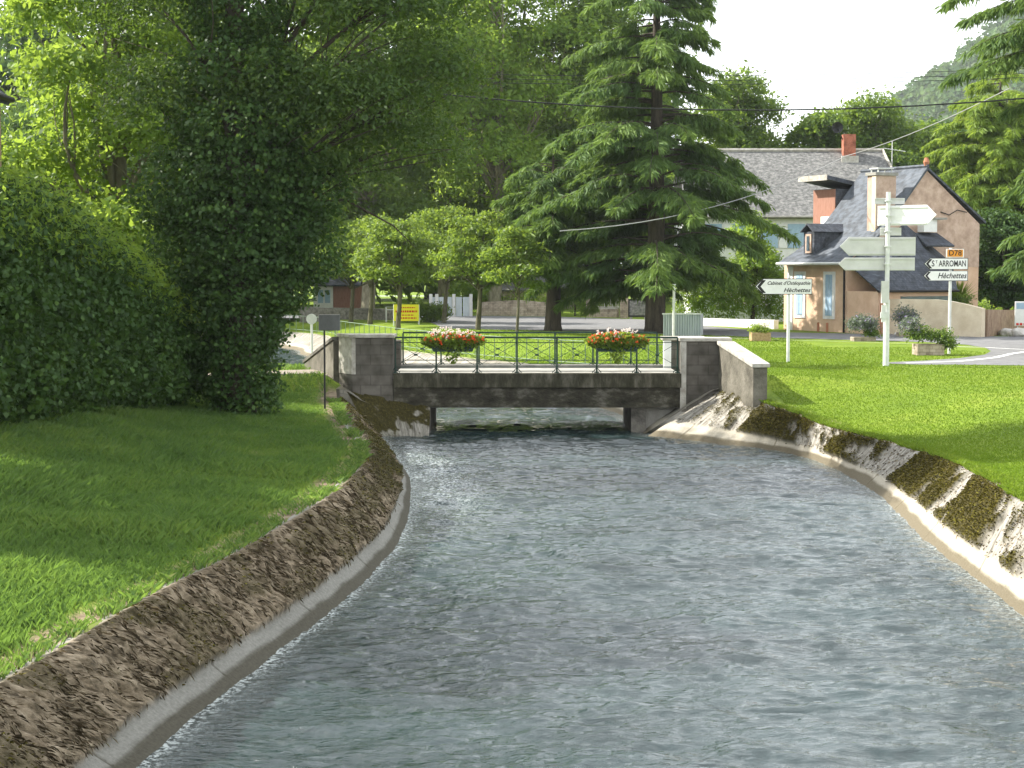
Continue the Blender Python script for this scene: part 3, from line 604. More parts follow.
# ------------------------------------------------------------ foliage generators
def rot_frames(nrm, k):
    """orthonormal frames with normal nrm"""
    n = nrm / np.maximum(np.linalg.norm(nrm, axis=1)[:, None], 1e-6)
    r = rng.normal(size=(k, 3)); u = np.cross(n, r); u /= np.maximum(np.linalg.norm(u, axis=1)[:, None], 1e-6); return u, np.cross(n, u), n
def leaves(C, size, nrm, aspect=.5, var=.4):
    k = len(C); u, v, n = rot_frames(nrm, k); L = size * (1 + var * (rng.random(k) - .5) * 2)[:, None]; Wd = L * aspect
    V = np.stack([C - u * L * .5, C + v * Wd * .5 + n * L * .08, C + u * L * .5, C - v * Wd * .5 + n * L * .08], 1).reshape(-1, 3)
    return V, np.arange(4 * k).reshape(-1, 4)
def crown_points(lobes, n, clump=14, spread=.35, inner=.62, flip=True):
    """lobes: (cx,cy,cz,rx,ry,rz)"""
    Lb = np.array(lobes, float); wgt = (Lb[:, 3] * Lb[:, 4] + Lb[:, 4] * Lb[:, 5] + Lb[:, 3] * Lb[:, 5]); wgt /= wgt.sum()
    nc = max(1, n // clump); idx = rng.choice(len(Lb), nc, p=wgt)
    d = rng.normal(size=(nc, 3)); d /= np.linalg.norm(d, axis=1)[:, None]; d[:, 2] = np.where((d[:, 2] < -.35) & flip, -d[:, 2] * .6, d[:, 2])
    rr = inner + (1.08 - inner) * rng.random(nc) ** .7
    # uneven outline
    bump = .78 + .44 * fbm(d[:, 0] * 2.2 + idx * 3.1 + 20, d[:, 1] * 2.2 + 20, d[:, 2] * 2.2 + 20, 3)
    Cc = Lb[idx, :3] + d * Lb[idx, 3:6] * (rr * bump)[:, None]
    off = rng.normal(size=(nc, clump, 3)) * spread * .5; off[..., 2] *= .6
    Pt = (Cc[:, None] + off).reshape(-1, 3); cr = np.repeat(rng.random(nc), clump)
    dn = np.repeat(d, clump, 0)
    return Pt, dn, cr
def foliage(name, lobes, n, size, mat, parent, clump=14, spread=.35, inner=.62, up=.5, aspect=.5):
    Pt, dn, cr = crown_points(lobes, n, clump, spread, inner, name not in ('leaves', 'ivy'))
    nr = dn * .5 + rng.normal(size=dn.shape) * .75 + np.array([0, 0, up])
    V, Fc = leaves(Pt, size, nr, aspect)
    rnd = np.clip(cr * .55 + rng.random(len(Pt)) * .45, 0, 1)
    return np_mesh(name, V, Fc, mat, parent, rnd=rnd, local=True)
def limb(m, a, b, r0, r1, bend=.12, seg=6, n=6):
    a = Vector(a); b = Vector(b); d = b - a; L = d.length; o1 = Vector((random.uniform(-1, 1), random.uniform(-1, 1), random.uniform(-.3, .6))) * L * bend
    pts = [a + d * t + o1 * math.sin(math.pi * t) for t in np.linspace(0, 1, seg)]
    m.tube(pts, [r0 + (r1 - r0) * t for t in np.linspace(0, 1, seg)], n); return pts
def broadleaf(name, loc, H, rad, label, group, leafmat, n=24000, size=.16, zlo=.35, nl=9, r0=.3, bark=None, clump=14, spread=.45, cat='tree', flat=1.0, twigs=True, fork=.35, inner=.62, seed=None):
    if seed is not None: random.seed(seed)
    t = empty(name, loc, label, cat, group)
    lobes = []; m = MB()
    top = [(0, 0, 0)] ; zf = H * max(fork, .12)
    m.tube([(0, 0, -.3), (0.0, 0, .15), (.03 * rad, .02, zf * .5), (.05 * rad, 0, zf), (.02 * rad, .03 * rad, H * .75), (0, 0, H * .9)], [r0 * 1.35, r0 * 1.05, r0 * .9, r0 * .8, r0 * .3, r0 * .08], 10)
    for i in range(nl):
        f = (i + .5) / nl; a = i * 2.4 + random.uniform(-.4, .4); zc = H * (zlo + (.93 - zlo) * f)
        prof = math.sin(math.pi * min(1, .25 + .7 * f)) ** .7
        rr = rad * prof * random.uniform(.35, .62); lr = rad * random.uniform(.38, .55) * (.6 + .5 * prof)
        c = (math.cos(a) * rr, math.sin(a) * rr, zc); lobes.append((c[0], c[1], c[2], lr, lr, lr * random.uniform(.6, .85) * flat))
        s0 = (0, 0, min(zc * .8, H * .8) if zc * .7 < zf else zf + (zc - zf) * .3)
        pts = limb(m, (s0[0], s0[1], max(zf * .85, s0[2] * .8)), c, r0 * .38, r0 * .08)
        if twigs:
            for q in range(4):
                e = Vector(c) + Vector((random.uniform(-1, 1), random.uniform(-1, 1), random.uniform(-.4, .9))) * lr * .9
                limb(m, pts[random.choice([2, 3, 4])], e, r0 * .1, r0 * .02, n=4)
    m.build('trunk', bark or M_bark, t, smooth=True, local=True)
    foliage('crown', lobes, n, size, leafmat, t, clump, spread, inner)
    return t

# conifer with drooping, layered sprays
def cedar(name, loc, H, prof, label, group, n_whorl=26, per=7, r0=.5, z0=1.7, dens=1.0, leafmat=None, seed=3, droop=.25, spray=.40):
    rs = random.Random(seed); t = empty(name, loc, label, 'tree', group); m = MB()
    m.tube([(0, 0, -.3), (0, 0, .3), (.05, 0, H * .3), (0, .05, H * .7), (0, 0, H)], [r0 * 1.3, r0, r0 * .75, r0 * .35, .03], 12)
    PT = []; DR = []; RN = []; SZ = []
    for i in range(n_whorl):
        f = i / (n_whorl - 1); z = z0 + (H - z0) * f ** .92
        for k in range(per if f < .85 else 4):
            a = rs.uniform(0, 2 * math.pi); reach = prof(f, a) * rs.uniform(.55, 1.08)
            d = Vector((math.cos(a), math.sin(a), 0)); rise = reach * rs.uniform(.02, .22)
            zz = z + rs.uniform(-.3, .3); pts = []
            for s in np.linspace(0, 1, 9):
                pts.append(d * (reach * s) + Vector((0, 0, zz + rise * math.sin(s * 1.9) - reach * droop * s * s)))
            m.tube(pts, [max(.012, r0 * .16 * (1 - f * .6) * (1 - .9 * s)) for s in np.linspace(0, 1, 9)], 5)
            nb = int(9 * reach * dens) + 4; side = Vector((-d.y, d.x, 0)); cl = rs.random()
            for q in range(nb):
                s = .22 + .78 * rs.random() ** .8; fi = s * 8; i0 = min(int(fi), 7); p = pts[i0].lerp(pts[i0 + 1], fi - i0)
                sl_ = rs.choice((-1, 1)) * reach * (.34 * (1.12 - s)) * rs.uniform(.3, 1) + rs.uniform(-.12, .12); fw = abs(sl_) * .7
                e = p + side * sl_ + d * fw + Vector((0, 0, -abs(sl_) * .3))
                # needles along the side shoot p->e
                ln = (e - p).length; kk = max(5, int(ln / .07))
                tt = np.linspace(.05, 1, kk)[:, None]; base = np.array(p)[None] * (1 - tt) + np.array(e)[None] * tt
                base[:, 2] -= .12 * tt[:, 0] ** 2 * ln
                base = np.repeat(base, 3, 0) + rng.normal(size=(kk * 3, 3)) * .045
                dirv = np.array(d * .45 + side * (.5 if sl_ > 0 else -.5))[None] + np.array([0, 0, -.95])[None] + rng.normal(size=(kk * 3, 3)) * .38
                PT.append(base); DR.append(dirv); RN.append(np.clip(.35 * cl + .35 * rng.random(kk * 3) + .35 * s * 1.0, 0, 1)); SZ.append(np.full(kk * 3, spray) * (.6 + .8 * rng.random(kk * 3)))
    PT = np.concatenate(PT); DR = np.concatenate(DR); RN = np.concatenate(RN); SZ = np.concatenate(SZ)[:, None]
    DR /= np.linalg.norm(DR, axis=1)[:, None]
    r = rng.normal(size=DR.shape); u = np.cross(DR, r); u /= np.linalg.norm(u, axis=1)[:, None]; wd = SZ * .125
    V = np.stack([PT - u * wd * .4, PT + DR * SZ * .5 - u * wd * .6, PT + DR * SZ, PT + DR * SZ * .45 + u * wd * .6], 1).reshape(-1, 3)
    m.build('trunk', M_bark, t, smooth=True, local=True)
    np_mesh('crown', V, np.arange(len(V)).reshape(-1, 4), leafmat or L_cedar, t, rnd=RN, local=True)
    print(name, 'needles', len(PT))
    return t

# ------------------------------------------------------------ trees
random.seed(5)
gz = lambda p: p[:2] + (-.2,)
b0 = G(655, 333, -.2)
cedar('cedar_tree', b0, 21, lambda f, a: (7.2 if math.cos(a) < 0 else 6.6) * (1 - f) ** .85 + .6, 'tall drooping cedar with thick trunk in the middle of the lawn', 'trees', 25, 7, .5, 2.4, 1.0, seed=4, droop=.3)
b1 = G(553, 331, -.2)
cedar('cedar_tree', b1, 8.6, lambda f, a: 3.6 * (1 - f) ** .45 + .3, 'lower cedar with forked trunk left of the tall cedar', 'trees', 14, 8, .42, 3.2, 1.0, seed=9)
cedar('cedar_tree', (21.8, 64, -.2), 20, lambda f, a: 3.9 + 2.9 * math.exp(-((f - .55) / .2) ** 2) - 3.2 * max(0, f - .7) / .3, 'cedar with long arching boughs reaching in from the right edge', 'trees', 22, 7, .5, 3.6, .9, seed=12)
cedar('cedar_tree', (29.6, 104, -.2), 15.5, lambda f, a: 6.3 * (1 - f) ** .5 + .4, 'bright green conifer behind the garden wall, right of the peach house', 'trees', 25, 10, .4, 2.2, 1.0, seed=22, leafmat=L_plane)
# row of small plane trees on the far lawn
L_plane2 = leaf_mat('leaf_plane_tree', [(0, (.05, .10, .016)), (.5, (.10, .165, .024)), (1, (.17, .25, .04))], .5, (.36, .48, .05))
rowp = [(351, 321, 5.8, 2.7, 'leftmost small plane tree of the row, its trunk leaning by the stone wall'), (370, 322.5, 6.2, 2.9, 'small plane tree standing straight between the stone wall and the yellow banner'), (398, 327, 5.8, 2.7, 'small plane tree directly left of the yellow banner'),
        (444, 323, 6.7, 2.9, 'small plane tree with a stout trunk beside the road, right of the yellow banner'), (478, 330, 6.1, 2.6, 'small plane tree with dark trunk above the left flower box'), (517, 334, 5.2, 1.7, 'slender young tree with pale thin trunk near the middle of the bridge')]
for i, (px, py, h, r, lab) in enumerate(rowp):
    b = G(px, py, -.2)
    broadleaf('plane_tree', b, h, r, lab, 'small plane trees on the far lawn', L_plane2, 11000 if i != 5 else 4500, .19, .40, 14 if i != 5 else 8, .13 if i != 5 else .07, M_bark2, 9, .32, flat=.5, fork=.38, inner=.3, seed=40 + i)
# big ivy-clad tree over the left bank
def ivy_tree():
    loc = (XP(236, 38), 38, .02)
    t = empty('ivy_clad_tree', loc, 'big dark tree with ivy covered trunk leaning over the left bank', 'tree', 'trees')
    m = MB(); m.tube([(0, 0, -.4), (0, 0, 1), (.1, 0, 4), (.0, .2, 8), (.2, 0, 13)], [.45, .38, .32, .22, .08], 12)
    lobes = [(-.3, 0, 12.5, 3, 3, 2), (1.5, .5, 9.5, 2.6, 2.6, 1.9), (3.4, 0, 8.3, 1.8, 1.9, 1.2), (4.4, .6, 7.0, 1.3, 1.6, .95), (2.9, -.3, 6.4, 1.7, 2, 1.15), (1.2, 0, 6.3, 1.9, 2, 1.4), (-1.6, .4, 8.6, 1.7, 2.2, 1.8), (-1.7, .5, 6.4, 1.2, 1.8, 1.4),
             (3.6, .8, 5.6, 1.4, 1.6, .7), (-2.9, 1, 11, 2.2, 2.2, 1.8), (4.9, 1, 9.6, 1.5, 1.7, 1.2), (2.6, 1, 11.8, 2.4, 2.4, 1.6), (2.2, .2, 5.0, 1.2, 1.4, .55)]
    for l in lobes: 
        pts = limb(m, (0.05, 0, max(2.5, l[2] * .55)), l[:3], .09, .02)
        for q in range(5):
            e = Vector(l[:3]) + Vector((random.uniform(-1, 1) * l[3], random.uniform(-1, 1) * l[4], random.uniform(-.6, .9) * l[5])); limb(m, pts[3], e, .022, .006, n=4)
    m.tube([(.1, .3, 3.6), (1.2, .6, 4.3), (2.4, .7, 4.4), (3.5, .6, 3.8), (4.0, .6, 3.3)], [.05, .04, .03, .02, .008], 6)
    m.build('trunk', M_bark, t, smooth=True, local=True)
    foliage('crown', lobes, 95000, .12, L_shade, t, 16, .42, .5, aspect=.45)
    iv = [(.15, 0, z, r, r, .75) for z, r in ((-.1, .7), (.4, .75), (.9, .8), (1.7, .95), (2.5, 1.2), (3.3, 1.45), (4.1, 1.6), (5, 1.6), (6, 1.5), (7.2, 1.3), (8.5, 1.1))]
    iv += [(1.1, -.2, 3.7, .8, .8, .8), (1.6, -.2, 4.6, .9, .8, .7), (-1.2, 0, 4.6, 1.0, .9, 1.0), (-1.0, 0, 3.2, .9, .9, .9), (1.0, 0, 2.6, .7, .7, .8), (1.7, .2, 3.3, .6, .7, .7), (-.6, 0, 1.8, .7, .7, .9), (-.5, .3, .6, .5, .6, .8)]
    foliage('ivy', iv, 60000, .1, L_ivy, t, 12, .25, .75, aspect=.8)
ivy_tree()
# sunlit ash trees behind the hedge
broadleaf('ash_tree', (-10.6, 45.5, .0), 14, 3.6, 'bright sunlit ash tree rising just behind the hedge', 'trees', L_ash, 36000, .2, .12, 14, .3, M_barkl, 12, .42, fork=.25, seed=61, inner=.4)
broadleaf('ash_tree', (-17.0, 39.5, .2), 14, 4.0, 'tall ash tree above the hedge at the left edge', 'trees', L_ash, 36000, .2, .14, 14, .35, M_barkl, 12, .42, fork=.25, seed=62)
broadleaf('ash_tree', (-9.6, 58, -.2), 17, 4.4, 'dark green tree behind the ivy clad tree', 'trees', L_dark, 45000, .24, .22, 14, .35, None, 12, .5, fork=.25, seed=63)
broadleaf('ash_tree', (-13.2, 23.8, .3), 11.5, 3.4, 'ash tree nearest the camera beyond the left edge, shading the left lawn', 'trees', L_ash, 16000, .3, .2, 10, .3, M_barkl, 10, .5, fork=.25, seed=66)
# tall ash trees behind the road
big = [(-1.2, 116, 30, 7.0, 71, 'tall airy pale green ash tree rising behind the road, left of the tall cedar', L_ash), (5.6, 121, 28, 6.0, 72, 'tall dark tree directly behind the top of the tall cedar', L_dark),
       (-9.5, 112, 25, 6.0, 73, 'tall dark tree behind the small plane trees', L_dark), (-5.2, 128, 27, 6.0, 76, 'tall tree standing further back between two others behind the plane trees', L_dark),
       (23.8, 131, 15.0, 4.2, 77, 'loose green tree between the brick chimney and the dish, above the slate roof', L_dark), (33.0, 136, 14.6, 4.4, 78, 'green tree above the finial of the peach house', L_dark),
       (17.6, 133, 18.5, 5.4, 74, 'rounded dark tree above the grey slate roof, right of the tall cedar', L_dark), (27.5, 132, 16.2, 5.2, 75, 'rounded tree behind the brick chimney', L_dark)]
for x, y, h, r, sd, lab, lm in big:
    broadleaf('tall_tree', (x, y, -.2), h, r, lab, 'trees', lm, 42000, .34, .22 if y < 130 else .1, 16, .45, M_barkl, 10, .8, fork=.3, seed=sd)
# wood in the background: copies of three trees
protoA = broadleaf('background_tree', (34.5, 138, -.2), 15, 5.5, 'round tree behind the bright conifer on the right', 'trees of the far wood', L_far, 16000, .5, .1, 12, .4, None, 8, 1.0, fork=.2, twigs=False, seed=81)
protoB = broadleaf('background_tree', (23.2, 150, -.2), 14, 6.5, 'broad dark tree far behind the slate roof', 'trees of the far wood', L_dark, 16000, .5, .06, 12, .4, None, 8, 1.0, fork=.2, twigs=False, seed=82)
FARLAB = {7: 'dark tree far behind the garden at the right edge', 9: 'round pale tree furthest right behind the road bend', 5: 'round tree beyond the far canal bend, behind the stone wall', 11: 'broad tree behind the gap between the tall cedar and the slate roof'}
spots = [(-20, 118, 1.3, 0), (-14, 140, 1.6, 1), (-2, 150, 1.7, 1), (7, 150, 1.5, 0), (-30, 125, 1.4, 1), (-26, 104, 1.0, 0), (-38, 140, 1.6, 0), (40, 126, 1.0, 1), (-48, 128, 1.4, 1), (46, 140, 1.1, 0), (-8, 168, 1.6, 0), (14, 166, 1.0, 1), (-22, 165, 1.7, 1)]
for i, (x, y, s, k) in enumerate(spots):
    c = copy_tree(protoB if k else protoA); c.location = (x, y, -.2); c.rotation_euler = (0, 0, i * 1.3); c.scale = (s, s, s)
    c['label'] = FARLAB.get(i, 'dense tree filling the far wood behind the tall trees across the road')
    c['group'] = 'trees of the far wood'
broadleaf('garden_tree', (XP(752, 95.2), 95.2, -.2), 6.4, 2.2, 'small bright tree between the tall cedar and the peach house', 'trees', L_ash, 9000, .2, .3, 7, .12, None, 10, .35, fork=.3, seed=95)
# dark round shrub tree at right and shrubs
broadleaf('laurel_tree', G(1004, 329, -.2)[:2] + (-.2,), 5.9, 2.3, 'dark round laurel tree behind the low brown wall', 'trees', L_ivy, 22000, .2, .2, 10, .2, None, 10, .35, fork=.2, seed=91)

# hedge on the left: ivy covered bank of shrubs
def hedge():
    t = empty('hedge', (-8.6, 32, .2), 'tall dark ivy covered hedge sloping down along the left lawn', 'hedge')
    a = np.array([XP(-40, 26.5), 26.5]); b = np.array([XP(196, 38.5), 38.5]); lobes = []
    for i in range(44):
        f = i / 43; c = a * (1 - f) + b * f; top = ZP(172, 26.5) * (1 - f) + ZP(322, 38.5) * f + .75 * math.sin(math.pi * f) + random.uniform(-.12, .12)
        g = .45 * (1 - f); hh = top - g
        for k in range(3):
            zc = g + hh * (.18 + .3 * k); rr = .95 if k < 2 else .75
            lobes.append((c[0] - .75 + random.uniform(-.12, .12) - t.location.x, c[1] + .4 - t.location.y + random.uniform(-.2, .2), zc - t.location.z, rr, rr, hh * .26))
    foliage('leaves', lobes, 150000, .105, L_ivy, t, 10, .2, .82, up=.35, aspect=.75)
    # fresh shoots on the sunny crest
    sh = [(l[0], l[1], l[2] + .16, .8, .8, l[5]) for l in lobes[2::3]]
    foliage('shoots', sh, 20000, .12, L_ash, t, 7, .3, .95, aspect=.4)
    m = MB(); a3 = (a[0] - 1.3, a[1] + .4); b3 = (b[0] - 1.3, b[1] + .2); hs = []
    d = Vector((b3[0] - a3[0], b3[1] - a3[1], 0)).normalized(); n = Vector((-d.y, d.x, 0)) * .3
    za, zb = ZP(185, 26.5) - .5, ZP(330, 38.5) - .5
    A_ = Vector((a3[0], a3[1], 0)); B_ = Vector((b3[0], b3[1], 0))
    vs = [A_ - n + Vector((0, 0, -.3)), A_ + n + Vector((0, 0, -.3)), A_ + n + Vector((0, 0, za)), A_ - n + Vector((0, 0, za)), B_ - n + Vector((0, 0, -.3)), B_ + n + Vector((0, 0, -.3)), B_ + n + Vector((0, 0, zb)), B_ - n + Vector((0, 0, zb))]
    m.add(vs, [(0, 1, 2, 3), (7, 6, 5, 4), (0, 4, 5, 1), (1, 5, 6, 2), (2, 6, 7, 3), (3, 7, 4, 0)]); m.build('stems', M_bark, t)
hedge()

# ------------------------------------------------------------ grass
def blades(name, X, Y, Z, h, wd, mat, lean=.35, kind='stuff', rn=None):
    k = len(X); a = rng.random(k) * 2 * np.pi; hh = h * (.55 + .9 * rng.random(k)); ww = wd * (.7 + .6 * rng.random(k))
    lx = rng.normal(size=k) * lean * hh; ly = rng.normal(size=k) * lean * hh; ux = np.cos(a) * ww / 2; uy = np.sin(a) * ww / 2
    V = np.stack([np.stack([X - ux, Y - uy, Z - .02], 1), np.stack([X + ux, Y + uy, Z - .02], 1),
                  np.stack([X + ux * .7 + lx * .35, Y + uy * .7 + ly * .35, Z + hh * .6], 1), np.stack([X + lx, Y + ly, Z + hh], 1)], 1).reshape(-1, 3)
    o = np_mesh(name, V, np.arange(4 * k).reshape(-1, 4), mat, rnd=rng.random(k) if rn is None else rn); tag(o, name.replace('_', ' '), 'grass', kind=kind); return o
def scatter(hf, crest, side, y0, y1, w0, n, dens_pow=1.0):
    y = y0 * (y1 / y0) ** rng.random(n); d = rng.random(n) ** dens_pow * w0 + .16 + .1 * rng.random(n); cx, _ = crest(y); x = cx + side * d; return x, y, hf(x, y), d
x, y, z, d = scatter(hL, crestL, -1, 12, 44, 8.5, 330000)
ht = (.05 + .11 * sst(.1, .9, fbm(x * .9, y * .9, 3.1)) + .05 * (1 - sst(14, 22, y))) * (.55 + .45 * sst(.2, 1.2, d)) * (1 - .55 * sst(30, 40, y))
keep = rng.random(len(x)) < .06 + .94 * sst(.25, .75, d + .5 * (fbm(x * 3, y * 3, 1) - .5))
x, y, z, d, ht = x[keep], y[keep], z[keep], d[keep], ht[keep]
o = blades('meadow_grass', x, y, z, ht * 1.1, .004 + y * .00030, L_grass, lean=.5, rn=np.clip(.1 + 1.3 * (fbm(x * .9, y * .9, 9) - .2) * .8 + .5 * (rng.random(len(x)) - .5), 0, 1))
o['label'] = 'long unmown meadow grass on the left bank'
x, y, z, d = scatter(hR, crestR, 1, 18, 66, 16, 300000, 1.5)
ok = ~((y > 44.8) & (y < 50) & (x < 6.2)); ok &= ~((y > 42) & (y < 46) & (x < 6.9)); 
# stay off the road
def in_poly(x, y, poly):
    r = np.zeros(len(x), bool); n = len(poly); j = n - 1
    for i in range(n):
        xi, yi = poly[i][0], poly[i][1]; xj, yj = poly[j][0], poly[j][1]
        c = ((yi > y) != (yj > y)) & (x < (xj - xi) * (y - yi) / (yj - yi + 1e-12) + xi); r ^= c; j = i
    return r
roadp = near + far_
ok &= ~in_poly(x, y, roadp)
x, y, z, d = x[ok], y[ok], z[ok], d[ok]
o = blades('lawn_grass', x, y, z, .03 + .04 * (1 - sst(.1, .5, d)), .008 + y * .0004, L_lawn, lean=.5, rn=np.clip(1.5 * (fbm(x * .5, y * .5, 9) - .2) * .8 + .4 * (rng.random(len(x)) - .5), 0, 1)); o['label'] = 'short mown lawn grass on the right bank'
# ragged tufts hanging over both crests
def fringe(C, side, n, y0, y1, mat, name, hmax):
    i = rng.integers(0, len(C), n); T = C[i, 3:6]; ok = (T[:, 1] > y0) & (T[:, 1] < y1); T = T[ok]
    cl = fbm(T[:, 1] * 2.5, T[:, 0] * 0 + 3, 1.7, 3); ok = rng.random(len(T)) < sst(.35, .6, cl); T = T[ok]; cl = cl[ok]
    d = .02 + .25 * rng.random(len(T)); return blades(name, T[:, 0] + side * d, T[:, 1], T[:, 2] + .01, hmax * (.5 + cl), .006 + T[:, 1] * .0003, mat, lean=.7)
fringe(Lc, -1, 13000, 12, 45, L_grass, 'edge_tufts', .07)['label'] = 'ragged grass tufts along the left crest'
fringe(Rc, 1, 26000, 16, 43, L_lawn, 'edge_tufts', .06)['label'] = 'ragged grass tufts along the right crest'
# far lawns
n = 60000; x = rng.uniform(-14, 12, n); y = rng.uniform(50.5, 86, n); ok = (x > crestR(y)[0] + .3) & ~in_poly(x, y, roadp); x, y = x[ok], y[ok]
blades('far_lawn_grass', x, y, hR(x, y), .05, .035, L_lawn, lean=.5)['label'] = 'mown grass of the lawn behind the bridge'
n = 40000; x = -4.8 - rng.random(n) * 14; y = rng.uniform(44, 66, n); ok = (x < crestL(y)[0] - .2) & ~((y > 46.3 + .06 * (-x - 4.7)) & (y < 48.5 + .06 * (-x - 4.7))) ; x, y = x[ok], y[ok]
blades('bank_grass', x, y, hL(x, y), .10, .03, L_grass, lean=.5)['label'] = 'rough grass beside the gravel path'

# ------------------------------------------------------------ flower boxes
def flowerbox(px, label, sd, nr_, nw_):
    rs = np.random.default_rng(sd); x = XP(px, YB - .15); y = YB - .16
    t = empty('flower_box', (x, y, .62), label, 'flower box', 'flower boxes on the footbridge railing')
    MB().prism([(-.62, .86), (-.52, .64), (.52, .64), (.62, .86)], 'y', -.13, .13, Matrix.Translation((x, y, 0))).build('trough', M_green, t)
    def pts(n, sx, sz, z0, tr=0):
        a = rs.normal(size=(n, 3)); a /= np.linalg.norm(a, axis=1)[:, None]; a *= (rs.random(n)[:, None] ** .4)
        return a * np.array([sx, .28, sz]) + np.array([0, -.02, z0])
    L_ = pts(4400, .88, .25, .29); hz_ = rs.random(200); hang = np.stack([rs.normal(size=200) * .22 * (1.1 - hz_), rs.normal(size=200) * .08 - .15, .2 - .5 * hz_ ** .8], 1); L_ = np.vstack([L_, hang])
    V, Fc = leaves(L_, .07, rs.normal(size=L_.shape) + np.array([0, -.4, .6]), .9); np_mesh('leaves', V, Fc, L_plane, t, rnd=rs.random(len(L_)), local=True)
    for nm, n, z0, sz, mt in (('red_blossom', nr_, .32, .2, L_flr), ('white_blossom', nw_, .48, .16, L_flw)):
        c = pts(n, .86 if nm[0] == 'r' else .7, sz, z0); c[:, 1] -= .08; c[:, 2] += .05
        q = (c[:, None] + rs.normal(size=(n, 8, 3)) * .018).reshape(-1, 3); V, Fc = leaves(q, .038, rs.normal(size=q.shape), .9)
        np_mesh(nm, V, Fc, mt, t, rnd=rs.random(len(q)), local=True)
flowerbox(453, 'left flower box, red geraniums below a cloud of white blossom', 1, 130, 110)
flowerbox(617, 'right flower box, mostly orange red geraniums with trailing leaves', 2, 150, 45)

# ------------------------------------------------------------ canal-side fence beyond the bridge
def canal_fence():
    y0 = 51.0; pts = []
    T = Rfc[:, 3:6]; s = np.concatenate([[0], np.cumsum(np.linalg.norm(np.diff(T[:, :2], axis=0), axis=1))])
    st = s[np.argmax(T[:, 1] > y0)]; en = s[np.argmax(T[:, 1] > 108)]
    t = empty('canal_fence', (T[np.argmax(T[:, 1] > y0)][0] + .3, y0, -.3), 'low grey green iron fence following the canal bend behind the bridge', 'fence')
    q = np.arange(st, en, .98); P_ = np.stack([np.interp(q, s, T[:, i]) for i in range(3)], 1); P_[:, 0] += .45; P_[:, 2] = hR(P_[:, 0], P_[:, 1])
    for p in P_: MB().box((p[0] - .015, p[1] - .015, p[2] - .1), (p[0] + .015, p[1] + .015, p[2] + .95)).build('post', M_greenp, t)
    MB().tube([(p[0], p[1], p[2] + .93) for p in P_], .014, 5).build('top_rail', M_greenp, t); MB().tube([(p[0], p[1], p[2] + .15) for p in P_], .014, 5).build('lower_rail', M_greenp, t)
canal_fence()

# ------------------------------------------------------------ signs
def arrow_panel(m, x0, x1, z0, z1, y, tip, d=-1, th=.03):
    zc = (z0 + z1) / 2
    poly = [(x0 + tip, z0), (x1, z0), (x1, z1), (x0 + tip, z1), (x0, zc)] if d < 0 else [(x0, z0), (x1 - tip, z0), (x1, zc), (x1 - tip, z1), (x0, z1)]
    return m.prism(poly, 'y', y, y + th)
def dir_sign(t, x0, x1, z0, z1, y, txts, mat_face=None, arrow=True, sizes=None):
    arrow_panel(MB(), x0, x1, z0, z1, y - .06, (z1 - z0) * .5).build('border', M_black, t)
    e = .02; arrow_panel(MB(), x0 + e * 1.6, x1 - e, z0 + e, z1 - e, y - .064, (z1 - z0) * .5 - e * .6, th=.01).build('panel', M_white, t)
    h = (z1 - z0); zc = (z0 + z1) / 2
    MB().prism([(x0 + .07, zc), (x0 + .07 + h * .33, zc + h * .4), (x0 + .07 + h * .55, zc + h * .4), (x0 + .07 + h * .22, zc), (x0 + .07 + h * .55, zc - h * .4), (x0 + .07 + h * .33, zc - h * .4)], 'y', y - .069, y - .06).build('arrow', M_black, t)
    for (s, cx, zz, sz, sh, al, stc) in txts: lettering(s, cx, y - .067, zz, sz, M_black, t, sh, al, stretch=stc)
bs = G(788, 362.5, 0); Y1 = G(788, 362.5, -.22)[1]; X1 = XP(788, Y1)
t = empty('direction_sign', (X1, Y1, float(hR(np.array(X1), np.array(Y1)))), 'white arrow sign reading Cabinet d\'Ostéopathie Hèchettes, beside the bridge wing wall', 'road sign', 'road signs')
MB().tube([(X1, Y1, -.4), (X1, Y1, 2.6)], .055, 10).build('pole', M_galv, t)
x0, x1, z0, z1 = XP(754, Y1), XP(811, Y1), ZP(294.5, Y1), ZP(278.5, Y1)
dir_sign(t, x0, x1, z0, z1, Y1, [("Cabinet d'Ostéopathie", x1 - .07, z0 + .37, .165, .35, 'RIGHT', .93), ('Hèchettes', x1 - .07, z0 + .14, .19, .35, 'RIGHT', 1.1)])
Y3 = G(949, 354, -.2)[1]; X3 = XP(949, Y3)
t = empty('direction_sign', (X3, Y3, -.2), 'white arrow signs St ARROMAN and Hèchettes under an orange D78 plate', 'road sign', 'road signs')
MB().tube([(X3, Y3, -.4), (X3, Y3, ZP(248, Y3))], .055, 10).build('pole', M_galv, t)
x0, x1 = XP(922, Y3), XP(966, Y3)
zA, zB, zC, zD = ZP(269.6, Y3), ZP(258, Y3), ZP(281, Y3), ZP(270.6, Y3)
dir_sign(t, x0, x1, zA, zB, Y3, [('ARROMAN', x1 - .07, (zA + zB) / 2, .30, 0, 'RIGHT', .66), ('S', x0 + .27, (zA + zB) / 2, .30, 0, 'LEFT', .8), ('T', x0 + .41, (zA + zB) / 2 + .06, .15, 0, 'LEFT', .8)])
dir_sign(t, x0 - .02, x1, zC, zD, Y3, [('Hèchettes', x1 - .06, (zC + zD) / 2, .28, .3, 'RIGHT', .88)])
MB().box((XP(944, Y3), Y3 - .08, ZP(257.5, Y3)), (XP(961.5, Y3), Y3 - .05, ZP(249, Y3))).build('number_border', M_white, t)
MB().box((XP(945, Y3), Y3 - .09, ZP(256.8, Y3)), (XP(960.5, Y3), Y3 - .079, ZP(249.7, Y3))).build('number_plate', M_orange, t)
lettering('D78', XP(952.7, Y3), Y3 - .091, ZP(253.2, Y3), .27, M_black, t)
